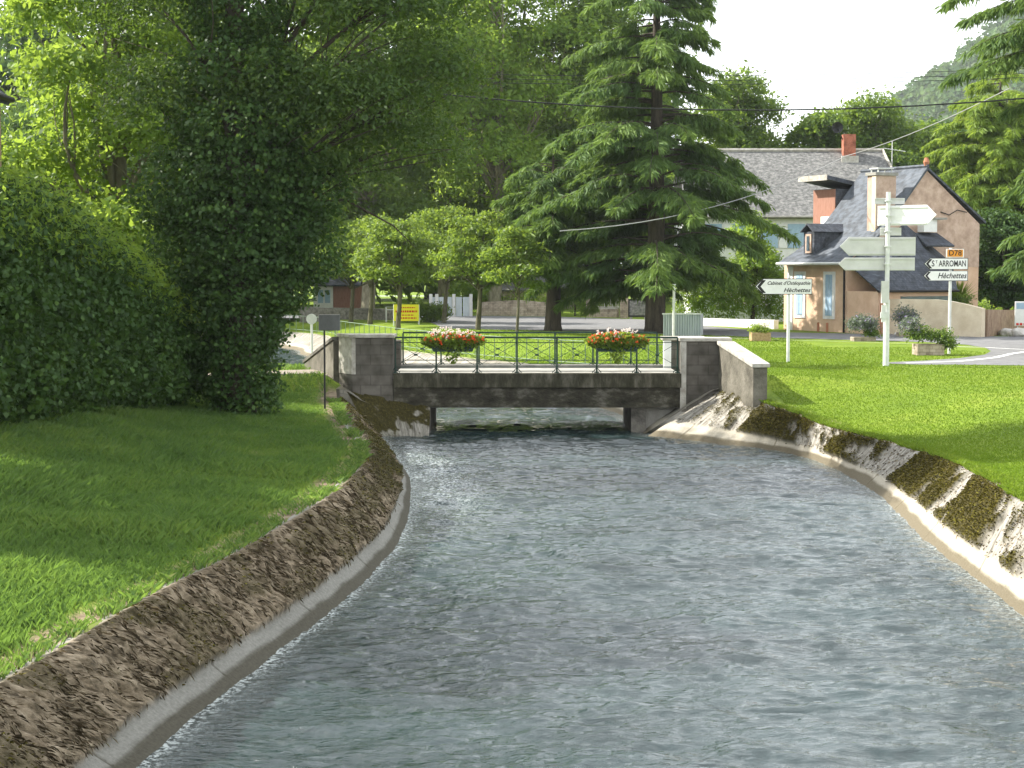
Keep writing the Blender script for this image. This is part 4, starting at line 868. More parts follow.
# sign backs on a tall pole
Y2 = G(886, 366, -.2)[1]; X2 = XP(886, Y2)
t = empty('signpost', (X2, Y2, -.2), 'tall white post carrying several direction boards seen from behind', 'road sign', 'road signs')
MB().tube([(X2, Y2, -.4), (X2, Y2, ZP(300, Y2))], .095, 12).tube([(X2, Y2, ZP(300, Y2)), (X2, Y2, ZP(192, Y2))], .07, 12).build('pole', M_galv, t)
def backboard(px0, px1, py0, py1, tipd, mat, name='board_back'):
    x0, x1, z0, z1 = XP(px0, Y2), XP(px1, Y2), ZP(py1, Y2), ZP(py0, Y2); y = Y2 + .09
    m = MB()
    if tipd: arrow_panel(m, x0, x1, z0, z1, y, (z1 - z0) * .5, tipd)
    else: m.box((x0, y, z0), (x1, y + .03, z1))
    o = m.build(name, mat, t)
    mm = MB(); hh = z1 - z0; a = x0 + (hh * .5 if tipd < 0 else .03); b = x1 - (hh * .5 if tipd > 0 else .03)
    for f in (.1, .9) if hh < .75 else (.08, .92): mm.box((a, y - .025, z0 + hh * f - .02), (b, y - .001, z0 + hh * f + .02))
    rb_ = mm.build('board_rib', mat, t)
    for q in (o, rb_):
        if tipd == 1: q.data.transform(Matrix.Rotation(R(-36), 4, 'Z') )
    MB().box((X2 - .1, Y2 - .085, z0 + hh * .5 - .02), (X2 + .1, y - .026, z0 + hh * .5 + .02)).build('clamp', M_galv, t)
backboard(873, 903, 198, 204, 0, M_greyback); backboard(873.5, 935, 205.5, 225.5, 1, M_white)
backboard(879, 900, 227.5, 235.5, 0, M_greyback); backboard(839, 914.5, 237, 255.5, -1, M_greyback); backboard(838, 914, 257.5, 270.5, -1, M_greyback)
MB().box((XP(879.5, Y2), Y2 - .2, ZP(303, Y2)), (XP(886.5, Y2), Y2 - .075, ZP(281, Y2))).build('control_box', M_greyback, t)
MB().box((XP(880, Y2), Y2 - .15, ZP(322, Y2)), (XP(884, Y2), Y2 - .1, ZP(305, Y2))).box((XP(879, Y2), Y2 - .16, ZP(318, Y2)), (XP(887, Y2), Y2 - .101, ZP(312, Y2))).build('bracket', M_galv, t)
# small signs by the left bank
Yq = G(324, 398, -.15)[1]; Xq = XP(324.5, Yq)
t = empty('notice_board', (Xq, Yq, -.3), 'square grey board with rounded corners on a thin pole, left of the bridge', 'sign')
MB().tube([(Xq, Yq, -.4), (Xq, Yq, 1.65)], .022, 8).build('pole', M_black, t)
MB().box((XP(319, Yq), Yq - .05, ZP(330.5, Yq)), (XP(340.5, Yq), Yq - .02, ZP(314.5, Yq))).build('board', M_boardg, t, bevel=.02)
Yr = 51.5; Xr = XP(312, Yr)
t = empty('small_post', (Xr, Yr, -.25), 'thin pale post with a small round plate by the gravel path', 'post')
MB().tube([(Xr, Yr, -.4), (Xr, Yr, ZP(316, Yr))], .035, 8).build('pole', M_galv, t)
MB().tube([(Xr - .0, Yr - .07, ZP(319, Yr)), (Xr, Yr - .04, ZP(319, Yr))], .16, 16).build('plate', M_galv, t)

# ------------------------------------------------------------ planters
def planter(px, py, label, wpx, hpx, mat, plant, cat='planter'):
    p = G(px, py, -.2); D = p[1]; sc = D / F; w_ = wpx * sc / 2; h_ = hpx * sc; z0 = -.2
    t = empty('planter', (p[0], D, z0), label, cat, 'planters on the right lawn')
    m = MB(); m.box((-w_, -.4, 0), (w_, -.3, h_)).box((-w_, .3, 0), (w_, .4, h_)).box((-w_, -.3, 0), (-w_ + .1, .3, h_)).box((w_ - .1, -.3, 0), (w_, .3, h_)).box((-w_ + .1, -.3, 0), (w_ - .1, .3, h_ * .85))
    m.build('pot', mat, t, local=True, bevel=.01)
    for lobes, n, s, mt, nm in plant: foliage(nm, lobes, n, s, mt, t, 8, .2, .3, up=.6, aspect=.35 if mt is L_lav else .6)
    return t
planter(928, 355, 'square stone planter with dark bushy plant spilling right, below the St ARROMAN sign', 27, 11, M_stonew, [([(-.3, 0, .65, .5, .4, .35), (.35, -.1, .6, .5, .4, .35), (.65, -.1, .35, .3, .35, .35)], 2600, .09, L_dark, 'bush'), ([(-.6, .1, .9, .4, .35, .45)], 700, .12, L_lav, 'blooms')])
planter(863, 341, 'low planter with a round purple grey lavender bush near the house corner', 22, 4, M_stonew, [([(0, 0, .6, .62, .5, .5)], 3000, .12, L_lav, 'blooms'), ([(.35, -.2, .3, .3, .3, .18)], 500, .09, L_dark, 'bush')])
planter(760, 341, 'light square planter with a small pink flower at the roadside', 19, 8.5, M_boxw, [([(0, 0, .5, .42, .35, .2)], 1200, .08, L_plane, 'leaves'), ([(.15, -.2, .68, .22, .2, .1)], 160, .06, L_flw, 'blossom')])
planter(905, 336.5, 'faint lavender planter against the cream garden wall', 14, 4, M_stonew, [([(0, 0, .8, .6, .4, .65)], 1500, .12, L_lav, 'blooms')])

# ------------------------------------------------------------ peach house
def house():
    g = -.2; c0 = Vector(G(846, 332.8, g)); t = empty('peach_house', c0, 'peach rendered house with blue grey slate roof, two narrow blue shuttered windows', 'house')
    d = Vector((-.45, .893, 0)).normalized(); r = Vector((.893, .45, 0)).normalized(); nL = -r; nG = -d
    def W(u, v, z): return c0 + r * u + d * v + Vector((0, 0, z))      # u along gable, v away along the eave wall, z above ground
    def loc(p): return p
    Lw = 5.0; Wd = 8.1; ze = 3.45; za = 7.9; ua = 4.7; zre = 5.45
    # walls: gable polygon + left eave wall + right/back walls as one shell
    def bx(m, u0, u1, v0, v1, z0, z1):
        vs = [W(u0, v0, z0), W(u1, v0, z0), W(u1, v1, z0), W(u0, v1, z0), W(u0, v0, z1), W(u1, v0, z1), W(u1, v1, z1), W(u0, v1, z1)]
        return m.add(vs, [(0, 1, 2, 3), (7, 6, 5, 4), (0, 4, 5, 1), (1, 5, 6, 2), (2, 6, 7, 3), (3, 7, 4, 0)])
    m = MB(); gp = [(0, -.2), (Wd, -.2), (Wd, zre - .2), (ua, za - .1), (3.1, ze + 2.5), (1.7, ze + 1.0), (.5, ze + .24), (0, ze + .0)]
    vs = [W(u, 0, z) for u, z in gp] + [W(u, Lw, z) for u, z in gp]; n = len(gp)
    m.add(vs, [tuple(range(n)), tuple(reversed(range(n, 2 * n)))] + [(i, i + n, (i + 1) % n + n, (i + 1) % n) for i in range(n)])
    m.build('wall', M_render, t)
    MB().add([W(.03, -.02, ze - .05), W(Wd, -.02, 3.1), W(Wd, -.02, zre - .22), W(ua, -.02, za - .12), W(3.1, -.02, ze + 2.48), W(1.7, -.02, ze + .97), W(.5, -.02, ze + .2)], [(0, 1, 2, 3, 4, 5, 6)]).build('gable_render', M_render2, t)
    # left roof slope, gently concave (bell-cast) toward the eave
    prof = [(-.45, ze - .12), (.5, ze + .38), (1.7, ze + 1.15), (3.1, ze + 2.65), (ua, za + .06)]
    m = MB(); v0, v1 = -.12, Lw - .05
    for (a, b) in zip(prof[:-1], prof[1:]): m.slab([W(a[0], v0, a[1]), W(b[0], v0, b[1]), W(b[0], v1, b[1]), W(a[0], v1, a[1])], .10)
    m.build('roof', M_slate, t)
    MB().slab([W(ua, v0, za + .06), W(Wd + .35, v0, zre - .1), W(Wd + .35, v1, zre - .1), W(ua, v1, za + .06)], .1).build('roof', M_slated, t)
    MB().tube([W(-.5, v0, ze - .17), W(-.5, v1, ze - .17)], .07, 8).build('gutter', M_galv, t)
    MB().tube([W(-.08, .1, ze - .2), W(-.06, .1, 0)], .05, 8).build('downpipe', M_black, t)
    MB().tube([W(ua, v0, za + .1), W(ua, v1, za + .1)], .09, 6).build('ridge_cap', M_slate, t)
    MB().tube([W(ua, 0, za + .1), W(ua, 0, za + .28), W(ua, 0, za + .5)], [.1, .16, .08], 8).build('finial', M_terra, t)
    # windows in the eave wall
    for v in (1.3, 3.65):
        fr = MB(); bx(fr, -.05, -.002, v - .45, v + .45, .62, 2.9); f = fr.build('window', M_white, t)
        for s in (-1, 1):
            sh = MB(); a, b = sorted((v + s * .02, v + s * .25)); bx(sh, -.075, -.052, a, b, .78, 2.75); sh.build('shutter', M_blue, t)
    for v in (1.0, 1.7, 4.1): MB().tube([W(-.35, v, 0), W(-.35, v, .45)], .06, 8).build('bollard', M_terra, t)
    q = MB(); bx(q, -.04, -.002, Lw - .75, Lw - .35, -.1, ze - .3); q.build('quoin', M_white, t)
    # chimney stack on the left slope
    ch = MB(); bx(ch, 1.95, 3.15, .35, 1.0, 3.6, za - .4); c = ch.build('chimney', M_render2, t)
    q = MB(); bx(q, 1.87, 3.23, .27, 1.08, za - .398, za - .25); q.build('cap', M_conc, t)
    q = MB(); bx(q, 1.91, 1.949, .33, .62, 3.6, za - .45); q.build('chimney_lit_side', M_cream, t)  # cream sliver colours in the sunlight on the stack's left side
    q = MB(); bx(q, 2.05, 3.0, .35, 1.0, za - .08, za - .03); bx(q, 2.1, 2.15, .4, .45, za - .25, za - .08); bx(q, 2.9, 2.95, .4, .45, za - .25, za - .08); bx(q, 2.1, 2.15, .9, .95, za - .25, za - .08); bx(q, 2.9, 2.95, .9, .95, za - .25, za - .08); q.build('cowl', M_galv, t)
    # small slate dormer facing left
    va, vb = 2.9, 3.75; dz = ze + 1.4
    q = MB(); q.add([W(.25, va, ze + .15), W(.25, vb, ze + .15), W(.25, vb, dz), W(.25, va, dz), W(1.9, va, ze + .15), W(1.9, vb, ze + .15), W(1.9, vb, dz), W(1.9, va, dz)], [(0, 1, 2, 3), (7, 6, 5, 4), (0, 4, 5, 1), (1, 5, 6, 2), (2, 6, 7, 3), (3, 7, 4, 0)]); q.build('dormer', M_slated, t)
    q = MB(); vm = (va + vb) / 2; q.slab([W(.1, va - .12, dz + .0), W(2.4, va - .12, dz + .0), W(2.6, vm, dz + .4), W(.1, vm, dz + .4)], .05); q.slab([W(.1, vb + .12, dz), W(2.4, vb + .12, dz), W(2.6, vm, dz + .4), W(.1, vm, dz + .4)], .05); q.build('dormer_roof', M_slated, t)
    q = MB(); bx(q, .2, .249, va + .2, vb - .2, ze + .35, dz - .12); q.build('window', M_render2, t); q = MB(); bx(q, .17, .199, va + .32, vb - .32, ze + .47, dz - .22); q.build('pane', M_glass, t)
    # tall shed dormer volume behind
    va, vb = Lw + .3, Lw + 2.1
    q = MB(); bx(q, 3.35, 6.0, va, vb, 0, 7.1); q.build('annex', M_slated, t)
    q = MB(); bx(q, 3.3, 3.349, va + .0, vb, 4.8, 7.08); q.build('annex_front', M_redw, t)
    q = MB(); bx(q, 3.26, 3.299, va + .1, va + 1.1, 5.2, 5.7); q.build('annex_band', M_white, t)
    q = MB(); q.slab([W(2.6, va - .3, 7.75), W(6.2, va - .3, 7.15), W(6.2, vb + .3, 7.15), W(2.6, vb + .3, 7.75)], .2); q.build('annex_roof', M_slated, t)
    q = MB(); bx(q, 2.55, 2.595, va - .3, vb + .3, 7.5, 7.78); q.build('fascia', M_cap, t)
    # hipped slate lean-to in front of the gable
    of = -2.6; Pk = W(3.4, -.03, 5.2); E1 = W(-.2, of, 2.05); E2 = W(4.5, of, 2.05); B1 = W(-.05, -.03, 3.35); B2 = W(6.4, -.03, 3.3)
    q = MB(); q.slab([Pk, E1, E2], .08); q.slab([Pk, B1, E1], .08); q.slab([Pk, E2, B2], .08); q.build('lean_to_roof', M_slated, t)
    q = MB(); bx(q, .0, 4.3, of + .25, -.03, -.2, 1.98); q.build('lean_to_wall', M_render, t)
    q = MB(); bx(q, 1.3, 4.1, of + .2, of + .249, 1.35, 1.75); q.build('lean_to_window', M_glass, t)
    MB().tube([W(-.25, of - .04, 2.0), W(4.55, of - .04, 2.0)], .06, 8).build('gutter', M_black, t)
    MB().tube([W(.05, of + .1, 1.9), W(.05, of + .1, 0)], .045, 8).build('downpipe', M_terra, t)
    # little white dormer with its own roof on the gable
    q = MB(); bx(q, 4.2, 5.0, -.5, -.021, 4.8, 5.4); q.build('gable_box', M_white, t)
    q = MB(); bx(q, 4.7, 5.5, -.65, -.022, 5.402, 5.5); q.build('gable_box_lid', M_conc, t)
    q = MB(); q.slab([W(3.8, -1.2, 4.15), W(5.5, -1.2, 4.15), W(5.4, -.03, 4.78), W(4.0, -.03, 4.78)], .08); q.build('gable_box_roof', M_slated, t)
    MB().tube([W(5.6, -.04, 5.8), W(6.1, -.1, 5.65), W(6.6, -.1, 5.9), W(7.2, -.1, 5.8)], .025, 5).build('wall_cable', M_black, t)
house()

# ------------------------------------------------------------ grey slate house behind
def back_house():
    Y = 98.; g = -.2; x0, x1 = XP(690, Y), XP(905, Y); ze = ZP(215, Y); zr_ = ZP(151, Y + 5)
    t = empty('slate_house', ((x0 + x1) / 2, Y, g), 'long white house with mottled grey slate roof and brick chimney behind the cedar', 'house')
    MB().box((x0, Y, g - .2), (x1 - .3, Y + 10, ze)).build('wall', M_white, t)
    q = MB(); xr = XP(893, Y + 5); q.slab([(x0 - .3, Y - .4, ze - .1), (x1 + .3, Y - .4, ze - .1), (xr - .8, Y + 5, zr_), (x0 - .3, Y + 5, zr_)], .15)
    q.slab([(x0 - .3, Y + 10.4, ze - .1), (x1 + .3, Y + 10.4, ze - .1), (xr - .8, Y + 5, zr_), (x0 - .3, Y + 5, zr_)], .15)
    q.slab([(x1 + .3, Y - .4, ze - .1), (x1 + .3, Y + 10.4, ze - .1), (xr - .8, Y + 5, zr_)], .15)
    q.build('roof', M_oldslate, t)
    MB().tube([(x0 - .3, Y + 5, zr_ + .06), (xr - .8, Y + 5, zr_ + .06), (x1 + .3, Y - .35, ze)], .12, 6).build('ridge_cap', M_cap, t)
    MB().tube([(x0, Y - .45, ze - .12), (x1, Y - .45, ze - .12)], .08, 6).build('gutter', M_conc, t)
    xc = XP(846, Y + 4.5); MB().box((xc - .36, Y + 4.2, zr_ - 1.2), (xc + .36, Y + 4.9, zr_ + .95)).build('chimney', M_brick, t)
    MB().box((xc - .5, Y + 4.0, zr_ - 1.2), (xc + .5, Y + 4.19, zr_ - .35)).build('flashing', M_cap, t)
    for px in (712, 740, 768, 795):
        xx = XP(px, Y); w_ = MB().box((xx - .5, Y - .05, ZP(248, Y)), (xx + .5, Y - .002, ZP(224, Y))).build('window', M_blue, t)
        MB().box((xx - .40, Y - .07, ZP(249, Y)), (xx - .03, Y - .052, ZP(226, Y))).box((xx + .03, Y - .07, ZP(249, Y)), (xx + .42, Y - .052, ZP(226, Y))).build('pane', M_glass, w_)
        s = MB().box((xx - 1.0, Y - .06, ZP(248, Y)), (xx - .53, Y - .002, ZP(224, Y))).build('shutter', M_white, t)
    # satellite dish and aerial
    xd = XP(834, Y + 4.5); m = MB(); c = Vector((xd, Y + 4.4, zr_ + 1.35)); vs = [tuple(c + Vector((0, .12, 0)))]; fs = []
    for k in range(16): a = k * math.pi / 8; vs.append(tuple(c + Vector((math.cos(a) * .34, -.05, math.sin(a) * .34))))
    m.add(vs, [(0, 1 + k, 1 + (k + 1) % 16) for k in range(16)]); m.tube([tuple(c), (xc - .3, Y + 4.5, zr_ + .5)], .03, 6).tube([tuple(c), tuple(c + Vector((-.9, -.3, .1)))], .02, 5); m.build('satellite_dish', M_black, t)
    xa = XP(889, Y + 4); m = MB(); m.tube([(xa, Y + 4, zr_ - 1.2), (xa, Y + 4, zr_ + .5)], .025, 5)
    m.tube([(xa - .5, Y + 4, zr_ + .1), (xa + .8, Y + 4, zr_ - .1)], .02, 5)
    for k in range(6): m.tube([(xa - .4 + .2 * k, Y + 3.8, zr_ + .08 - .03 * k), (xa - .4 + .2 * k, Y + 4.2, zr_ + .08 - .03 * k)], .012, 4)
    m.build('aerial', M_galv, t)
back_house()

# ------------------------------------------------------------ garden walls, fences, gates behind the road
def wallseg(name, label, pts, th, mat, cap=None, cat='wall'):
    """pts: (px, py_base, py_top)"""
    P_ = []
    for px, pb, ptp in pts: b = G(px, pb, -.2); P_.append((b[0], b[1], ZP(ptp, b[1])))
    t = empty(name, (P_[0][0], P_[0][1], -.2), label, cat); m = MB(); mc = MB()
    for a, b in zip(P_[:-1], P_[1:]):
        d = (Vector((b[0], b[1], 0)) - Vector((a[0], a[1], 0))).normalized(); n = Vector((-d.y, d.x, 0)) * th / 2
        A_ = Vector((a[0], a[1], 0)); B_ = Vector((b[0], b[1], 0)); Z = lambda z: Vector((0, 0, z))
        m.add([A_ - n + Z(-.4), A_ + n + Z(-.4), A_ + n + Z(a[2]), A_ - n + Z(a[2]), B_ - n + Z(-.4), B_ + n + Z(-.4), B_ + n + Z(b[2]), B_ - n + Z(b[2])], [(0, 4, 5, 1), (1, 5, 6, 2), (2, 6, 7, 3), (3, 7, 4, 0)] + ([(0, 1, 2, 3)] if a is P_[0] else []) + ([(7, 6, 5, 4)] if b is P_[-1] else []))
        if cap:
            e = n * 1.25; mc.add([A_ - e + Z(a[2] + .003), A_ + e + Z(a[2] + .003), A_ + e + Z(a[2] + .08), A_ - e + Z(a[2] + .08), B_ - e + Z(b[2] + .003), B_ + e + Z(b[2] + .003), B_ + e + Z(b[2] + .08), B_ - e + Z(b[2] + .08)], [(0, 1, 2, 3), (7, 6, 5, 4), (0, 4, 5, 1), (1, 5, 6, 2), (2, 6, 7, 3), (3, 7, 4, 0)])
    m.build('masonry', mat, t)
    if cap: mc.build('coping', cap, t)
    return t
wallseg('garden_wall', 'cream rendered garden wall with curved top in front of the peach house', [(874, 333.6, 299), (900, 334.5, 299), (935, 335.6, 299.5), (950, 336.1, 301), (965, 336.6, 304), (983, 337.2, 308.5)], .3, M_cream)
wallseg('garden_wall', 'low brown stone wall to the right of the cream garden wall', [(984, 336.9, 309.5), (1013, 332.5, 310), (1060, 328, 308)], .3, M_brownw)
t_ = empty('hedge', G(925, 333, -.2), 'thin clipped hedge strip showing above the cream garden wall', 'hedge')
foliage('leaves', [(x, .6, 1.5, .5, .35, .3) for x in np.linspace(-1.8, 1.9, 8)], 4000, .12, L_dark, t_, 8, .2, .5)
wallseg('low_wall', 'low whitewashed wall under the flowering hedge', [(696, 325.4, 318), (730, 326.5, 319), (776, 329, 320)], .3, M_white)
t_ = empty('hedge', G(738, 323, -.2), 'leafy hedge with pale flowers behind the low whitewashed wall', 'hedge')
foliage('leaves', [(x, .5 * math.sin(x), 1.5 + .6 * (k % 2), .9, .8, 1.3) for k, x in enumerate(np.linspace(-2.9, 2.2, 9))], 15000, .17, L_ash, t_, 8, .3, .6)
foliage('blossom', [(x, -.3, 1.4, .9, .7, 1.0) for x in np.linspace(-2.5, 2.0, 5)], 900, .1, L_flw, t_, 3, .3, .95)
wallseg('stone_wall', 'dark rubble stone wall behind the small plane trees', [(300, 319, 307), (350, 319.5, 308), (392, 320, 309)], .4, M_drystone)
wallseg('roadside_wall', 'pale overgrown garden wall across the road, behind the thin young tree', [(482, 315.5, 302), (520, 315.8, 300), (550, 316.2, 303)], .35, M_stonew)
wallseg('gate_wall', 'grey block wall with iron grille between two gateposts across the road', [(592, 317, 309), (618, 317.5, 309)], .3, M_stonew, M_cap)
def pillar(px, pb, ptp, wpx, label, mat=M_stonew):
    b = G(px, pb, -.2); w_ = wpx * b[1] / F / 2; z = ZP(ptp, b[1]); t = empty('gatepost', b, label, 'gatepost', 'gateposts across the road')
    MB().box((b[0] - w_, b[1] - w_, -.4), (b[0] + w_, b[1] + w_, z)).build('shaft', mat, t, bevel=.01); MB().box((b[0] - w_ * 1.2, b[1] - w_ * 1.2, z + .002), (b[0] + w_ * 1.2, b[1] + w_ * 1.2, z + .12)).build('cap', M_cap, t, bevel=.01)
pillar(588, 317, 289, 4, 'thin stone gatepost left of the iron grille'); pillar(624, 318, 288, 8, 'wide stone gatepost right of the iron grille')
b = G(605, 317.2, -.2); t_ = empty('iron_grille', (b[0], b[1], 1.0), 'pale iron grille above the grey block wall', 'fence')
m = MB(); zt, zb = ZP(293, b[1]), ZP(307, b[1])
for k in range(14): xx = XP(593 + k * 1.9, b[1]); m.tube([(xx, b[1], zb), (xx, b[1], zt)], .025, 5)
m.tube([(XP(592, b[1]), b[1], zt), (XP(619, b[1]), b[1], zt)], .05, 5).tube([(XP(592, b[1]), b[1], zb), (XP(619, b[1]), b[1], zb)], .04, 5); m.build('bars', M_cap, t_)
# stone plaque / carved panel by the cedar trunk
b = G(638, 319, -.2); t_ = empty('carved_panel', (b[0], b[1], -.2), 'framed grey carved panel left of the tall cedar trunk', 'panel')
x0, x1, z0, z1 = XP(628, b[1]), XP(648, b[1]), ZP(317, b[1]), ZP(299, b[1])
MB().box((x0, b[1], z0), (x1, b[1] + .12, z1)).build('frame', M_black, t_); MB().box((x0 + .08, b[1] - .03, z0 + .1), (x1 - .08, b[1] - .002, z1 - .1)).build('slab', M_oldslate, t_)
MB().box((x0 + .1, b[1] + .01, -.4), (x0 + .25, b[1] + .11, z0)).build('leg', M_conc, t_); MB().box((x1 - .25, b[1] + .01, -.4), (x1 - .1, b[1] + .11, z0)).build('leg', M_conc, t_)
# corrugated enclosure
Yc = G(683, 335.5, -.2)[1] - 1; t_ = empty('corrugated_fence', (XP(683, Yc), Yc, -.2), 'pale corrugated metal enclosure to the right of the tall cedar trunk', 'fence')
m = MB(); xx = np.linspace(XP(663, Yc), XP(700, Yc), 91); zt = ZP(314.5, Yc)
prof = [(x, Yc + .045 * (1 if (k // 3) % 2 else -1)) for k, x in enumerate(xx)]
m.add([(a, b_, -.35) for a, b_ in prof] + [(a, b_, zt) for a, b_ in prof], [(k, k + 1, k + 92, k + 91) for k in range(90)])
m.add([(XP(700, Yc), Yc, -.35), (XP(703, Yc + 2), Yc + 2, -.35), (XP(703, Yc + 2), Yc + 2, zt), (XP(700, Yc), Yc, zt)], [(0, 1, 2, 3)]); m.build('sheet', M_corr, t_)
MB().box((XP(662, Yc), Yc - .06, zt), (XP(701, Yc), Yc + .06, zt + .06)).build('top_rail', M_galv, t_)
Yp = Yc - .4; t_ = empty('utility_post', (XP(673.5, Yp), Yp, -.2), 'thin grey post standing before the corrugated enclosure', 'post')
MB().tube([(XP(673.5, Yp), Yp, -.4), (XP(673.5, Yp), Yp, ZP(285, Yp))], .06, 8).tube([(XP(673.5, Yp), Yp, ZP(285, Yp)), (XP(673.5, Yp), Yp, ZP(284, Yp))], .09, 8).build('pole', M_galv, t_)
# pale panels and car-park gate behind the plane trees
Yg = 108.; t_ = empty('panel_fence', (XP(455, Yg), Yg, -.2), 'grey panel fence across the road behind the plane trees', 'fence')
for a, b_ in ((430, 436), (438, 452), (456, 462), (463, 470)): MB().box((XP(a, Yg), Yg, -.3), (XP(b_, Yg), Yg + .08, ZP(297, Yg))).build('panel', M_corr, t_)
for a in (431, 437, 454, 471): MB().box((XP(a, Yg) - .1, Yg - .1, -.3), (XP(a, Yg) + .1, Yg + .1, ZP(294, Yg))).build('post', M_greyback, t_)
# yellow banner in a frame
Yy = G(408, 324.5, -.2)[1]; t_ = empty('banner', (XP(408, Yy), Yy, -.2), 'yellow banner with red lettering in a metal frame under the plane trees', 'banner')
x0, x1, z0, z1 = XP(394, Yy), XP(419, Yy), ZP(321, Yy), ZP(304.5, Yy)
MB().box((x0, Yy, z0), (x1, Yy + .04, z1)).build('cloth', M_yellow, t_)
MB().tube([(x0, Yy + .05, -.3), (x0, Yy + .05, z1)], .04, 6).tube([(x1, Yy + .05, -.3), (x1, Yy + .05, z1)], .04, 6).build('frame', M_galv, t_)
for k, (a, b_, w_) in enumerate(((.78, .84, .7), (.52, .64, .86), (.33, .39, .6), (.14, .22, .8))):
    zz = z0 + (z1 - z0) * a; zz2 = z0 + (z1 - z0) * b_; xm = (x0 + x1) / 2; hw = (x1 - x0) / 2 * w_; m = MB(); x = xm - hw; rs = random.Random(k)
    while x < xm + hw: l = rs.uniform(.05, .13); m.box((x, Yy - .012, zz), (min(x + l, xm + hw), Yy - .002, zz2)); x += l + .035
    m.build('lettering', M_red, t_)
Ym = G(388, 322, -.2)[1]; t_ = empty('barrier', (XP(388, Ym), Ym, -.2), 'small tubular metal barrier at the left end of the yellow banner', 'barrier')
m = MB(); m.tube([(XP(386.5, Ym), Ym, -.3), (XP(386.5, Ym), Ym, ZP(307, Ym)), (XP(394, Ym), Ym, ZP(307, Ym)), (XP(394, Ym), Ym, -.3)], .045, 6).tube([(XP(386.5, Ym), Ym, .5), (XP(394, Ym), Ym, .5)], .03, 6); m.build('frame', M_galv, t_)
# small houses at left behind
t_ = empty('cottage', (XP(335, 125), 125, -.2), 'white and dark red cottage glimpsed between ivy and plane trees', 'house')
MB().box((XP(314, 125), 125, -.3), (XP(333, 125), 131, ZP(284, 125))).build('wall', M_white, t_)
MB().box((XP(333.2, 125), 125.3, -.3), (XP(360, 125), 131, ZP(286, 125))).build('extension', M_redw, t_)
MB().slab([(XP(312, 125), 124.6, ZP(285, 125)), (XP(362, 125), 124.6, ZP(285, 125)), (XP(362, 128), 128, ZP(268, 128)), (XP(312, 128), 128, ZP(268, 128))], .1).slab([(XP(312, 125), 131.4, ZP(285, 125)), (XP(362, 125), 131.4, ZP(285, 125)), (XP(362, 128), 128, ZP(268, 128)), (XP(312, 128), 128, ZP(268, 128))], .1).build('roof', M_slated, t_)
for px in (321, 328): w_ = MB().box((XP(px - 2.6, 125), 124.95, ZP(303, 125)), (XP(px + 2.6, 125), 124.998, ZP(290, 125))).build('window', M_blue, t_); MB().box((XP(px - 2, 125), 124.93, ZP(302, 125)), (XP(px + 2, 125), 124.948, ZP(291, 125))).build('pane', M_glass, w_)
t_ = empty('cottage', (XP(560, 128), 128, -.2), 'low grey walled house with terracotta roof partly hidden across the road', 'house')
MB().box((XP(480, 128), 128, -.3), (XP(575, 128), 134, ZP(290, 128))).build('wall', M_stonew, t_)
MB().slab([(XP(478, 128), 127.6, ZP(290, 128)), (XP(577, 128), 127.6, ZP(290, 128)), (XP(577, 131), 131, ZP(276, 131)), (XP(478, 131), 131, ZP(276, 131))], .1).slab([(XP(478, 128), 134.4, ZP(290, 128)), (XP(577, 128), 134.4, ZP(290, 128)), (XP(577, 131), 131, ZP(276, 131)), (XP(478, 131), 131, ZP(276, 131))], .1).build('roof', M_oldslate, t_)
for px in (500, 535, 560): MB().box((XP(px - 3, 128), 127.95, ZP(310, 128)), (XP(px + 3, 128), 127.998, ZP(296, 128))).build('window', M_glass, t_)
# hedges behind gates
for i, (px, py, w_, h_, lm, lab) in enumerate(((575, 316, 1.4, 1.8, L_ash, 'light green shrub between the forked cedar and the thin gatepost'), (495, 313, 3.2, 1.3, L_plane, 'low shrubs behind the pale overgrown garden wall'), (1014, 325, 1.8, 1.0, L_plane, 'bright green bush over the low brown wall'), (462, 313, 1.5, 1.6, L_ash, 'bright shrub beside the grey panel fence'), (424, 322, 1.0, .9, L_dark, 'dark small shrub right of the yellow banner'))):
    b = G(px, py, -.2); t_ = empty('shrub', b, lab, 'shrub', 'shrubs'); foliage('leaves', [(random.uniform(-w_, w_), random.uniform(-.4, .4), h_ * random.uniform(.4, .9), w_ * .5, .6, h_ * .5) for k in range(6)], 3500, .16, lm, t_, 8, .3, .5)
    MB().tube([(0, 0, -.2), (0, 0, h_ * .6)], .06, 6).build('stem', M_bark, t_, local=True)
# spiky plant behind cream wall
b = G(958, 331, -.2); t_ = empty('palm_shrub', b, 'spiky green palm-like shrub above the cream garden wall', 'shrub', 'shrubs')
V = []; k = 160; a = rng.random(k) * 2 * np.pi; el_ = rng.uniform(.3, 1.4, k); Ld = rng.uniform(1.0, 1.7, k); dd = np.stack([np.cos(a) * np.cos(el_), np.sin(a) * np.cos(el_), np.sin(el_)], 1) * Ld[:, None]
sd_ = np.stack([-np.sin(a), np.cos(a), 0 * a], 1) * .04; o_ = np.array([0, 0, 1.2]); V = np.stack([o_ + sd_ * .5, o_ + dd * .5 + sd_ + [0, 0, .12], o_ + dd * [1, 1, .9], o_ + dd * .5 - sd_ + [0, 0, .12]], 1).reshape(-1, 3)
np_mesh('fronds', V, np.arange(4 * k).reshape(-1, 4), L_plane, t_, rnd=rng.random(k), local=True); MB().tube([(0, 0, -.2), (0, 0, 1.25)], .1, 8).build('stem', M_bark, t_, local=True)
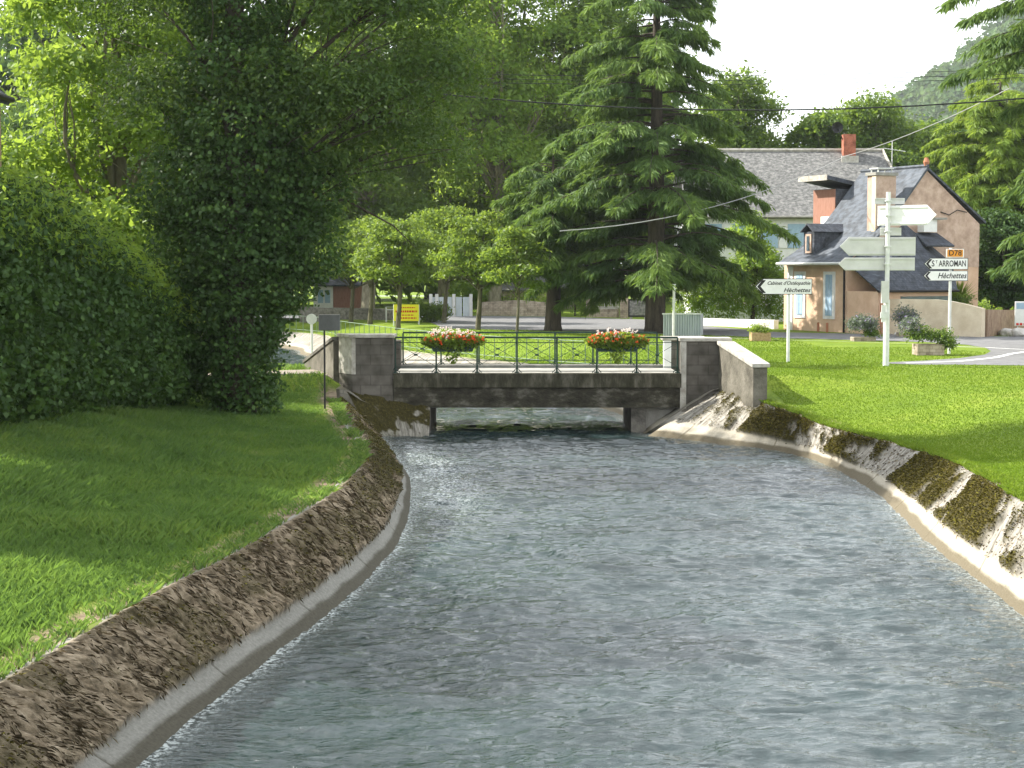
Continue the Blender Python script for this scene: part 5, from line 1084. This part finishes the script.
# info panel and rocks at right edge
b = G(1022, 334, -.2); t_ = empty('information_panel', b, 'white information panel with coloured pictures at the right edge', 'sign')
MB().box((XP(1014, b[1]), b[1], ZP(326, b[1])), (XP(1040, b[1]), b[1] + .05, ZP(301.5, b[1]))).build('board', M_white, t_, bevel=.02)
MB().box((XP(1015.5, b[1]), b[1] - .01, ZP(309, b[1])), (XP(1038, b[1]), b[1] - .002, ZP(303, b[1]))).build('picture', M_blue, t_)
MB().box((XP(1015.5, b[1]), b[1] - .01, ZP(325.3, b[1])), (XP(1018, b[1]), b[1] - .002, ZP(323, b[1]))).box((XP(1019, b[1]), b[1] - .01, ZP(325.3, b[1])), (XP(1021.6, b[1]), b[1] - .002, ZP(323, b[1]))).box((XP(1023, b[1]), b[1] - .01, ZP(325.3, b[1])), (XP(1025.6, b[1]), b[1] - .002, ZP(323, b[1]))).build('red_marks', M_red, t_)
MB().box((XP(1017, b[1]), b[1] + .052, -.4), (XP(1018, b[1]), b[1] + .1, ZP(305, b[1]))).build('leg', M_galv, t_); MB().box((XP(1036, b[1]), b[1] + .052, -.4), (XP(1037, b[1]), b[1] + .1, ZP(305, b[1]))).build('leg', M_galv, t_)
import bmesh
for i, (px, py, s, lab) in enumerate(((1006, 335.5, .34, 'small pale rock left of the information panel'), (1013, 336.3, .26, 'smallest pale rock at the road edge under the information panel'), (1020, 336.5, .42, 'largest pale rock at the right edge'))):
    b = G(px, py, -.2); me = bpy.data.meshes.new('rock'); bm = bmesh.new(); bmesh.ops.create_icosphere(bm, subdivisions=3, radius=s)
    for v in bm.verts: k = .7 + .6 * float(vnoise(v.co.x * 4 / s * .4 + 9 + i, v.co.y * 4 / s * .4 + 9, v.co.z * 4 / s * .4 + 9)); v.co *= k; v.co.z *= .7
    bm.to_mesh(me); bm.free(); me.materials.append(M_rock); o = bpy.data.objects.new('rock', me); COL.objects.link(o); o.location = (b[0], b[1], -.1); tag(o, lab, 'rock', 'rocks by the road')

# ------------------------------------------------------------ house corner at left edge
Yh = 30.; xw = XP(5.5, Yh + 5); t_ = empty('grey_house', (xw - 3, Yh, .4), 'corner of a grey brown house with dark tiled eave at the left edge', 'house')
MB().box((xw - 5, Yh, -.2), (xw, Yh + 5, ZP(74, Yh))).build('wall', M_brownw, t_)
MB().slab([(xw + .17, Yh - .3, ZP(69, Yh)), (xw + .17, Yh + 5.3, ZP(69, Yh)), (xw - 3, Yh + 5.3, ZP(69, Yh) + 2.3), (xw - 3, Yh - .3, ZP(69, Yh) + 2.3)], .16).slab([(xw - 6.2, Yh - .3, ZP(69, Yh)), (xw - 6.2, Yh + 5.3, ZP(69, Yh)), (xw - 3, Yh + 5.3, ZP(69, Yh) + 2.3), (xw - 3, Yh - .3, ZP(69, Yh) + 2.3)], .16).build('roof', M_slated, t_)
MB().add([(xw - 6, Yh, ZP(74, Yh)), (xw, Yh, ZP(74, Yh)), (xw - 3, Yh, ZP(74, Yh) + 2.2)], [(0, 1, 2)]).build('gable', M_brownw, t_)
MB().tube([(xw + .16, Yh - .3, ZP(70, Yh)), (xw + .16, Yh + 5.3, ZP(70, Yh))], .06, 8).build('gutter', M_black, t_)

# ------------------------------------------------------------ overhead cables
def cable(pts, Y, r, mat, label, sag=0):
    P3 = [P(px, py, y) for px, py, y in pts]; c = []
    for a, b in zip(P3[:-1], P3[1:]):
        for s in np.linspace(0, 1, 12, endpoint=False): c.append(tuple(Vector(a).lerp(Vector(b), s) - Vector((0, 0, sag * 4 * s * (1 - s)))))
    c.append(P3[-1]); o = MB().tube(c, r, 5).build('overhead_cable', mat); tag(o, label, 'cable', 'overhead cables')
cable([(330, 80, 66), (1130, 88, 60)], 0, .028, M_cable, 'thick black overhead cable crossing in front of the tall cedar', .95)
for k, (a, b) in enumerate(((70, 64), (74, 69), (78, 73))): cable([(330, a, 102), (1130, b, 96)], 0, .018, M_cable, ('uppermost', 'middle', 'lowest')[k] + ' of the three thin cables strung above the black cable', .5)
cable([(560, 231, 70), (842, 158, 85)], 0, .022, M_cableg, 'pale cable sagging from the cedar up to the slate roof', .7)
cable([(842, 157, 101), (1010, 88, 70)], 0, .022, M_cableg, 'pale cable rising from the brick chimney to the right', .25)

# ------------------------------------------------------------ far hill with forest
hx, hy = np.meshgrid(np.linspace(120, 900, 90), np.linspace(560, 1300, 60))
def hillz(x, y):
    px = 512 + x / y * F
    e = sst(300, 620, px * 0 + x * 1.15 - (y - 700) * .15) ; 
    return -5 + 196 * np.exp(-((x - 400) / 220) ** 2 - ((y - 1000) / 300) ** 2) * (0.8 + .35 * fbm(x * .012, y * .012, 3, 4))
M_hill = simple('hill_ground', (.035, .06, .02), (.07, .1, .035), .02, .95)
o = np_mesh('hill', np.stack([hx, hy, hillz(hx, hy)], -1).reshape(-1, 3), grid_faces(*hx.shape), M_hill, smooth=True); tag(o, kind='structure')
k = 2600; x = rng.uniform(200, 620, k); y = rng.uniform(640, 1080, k); z = hillz(x, y); ok = z > 2; x, y, z = x[ok], y[ok], z[ok]
d = rng.normal(size=(len(x), 34, 3)); d /= np.linalg.norm(d, axis=2)[..., None]; d[..., 2] = np.abs(d[..., 2]); rr = rng.uniform(4, 8.5, (len(x), 1, 1))
C_ = (np.stack([x, y, z], 1)[:, None] + d * rr * np.array([1, 1, .9])).reshape(-1, 3); V, Fc = leaves(C_, 3.0, d.reshape(-1, 3) + rng.normal(size=C_.shape) * .5, .8)
o = np_mesh('hill_forest', V, Fc, L_far, rnd=np.clip(np.repeat(rng.random(len(x)), 34) * .7 + .3 * rng.random(len(C_)), 0, 1)); tag(o, 'wooded hillside in the far distance at the right', 'forest', kind='stuff')
# air between here and the hill
hz = MB().box((-800, -40, -8), (1400, 1500, 260)).build('haze', None or M_white); hz.data.materials.clear()
m, tt, oo = new_mat('haze'); pv = tt.nodes.new('ShaderNodeVolumePrincipled'); pv.inputs['Density'].default_value = .00013; pv.inputs['Color'].default_value = (.9, .95, 1, 1); pv.inputs['Anisotropy'].default_value = .3
tt.links.new(pv.outputs[0], oo.inputs['Volume']); hz.data.materials.append(m); tag(hz, 'thin summer haze', 'haze', kind='stuff')
SC.cycles.volume_bounces = 0
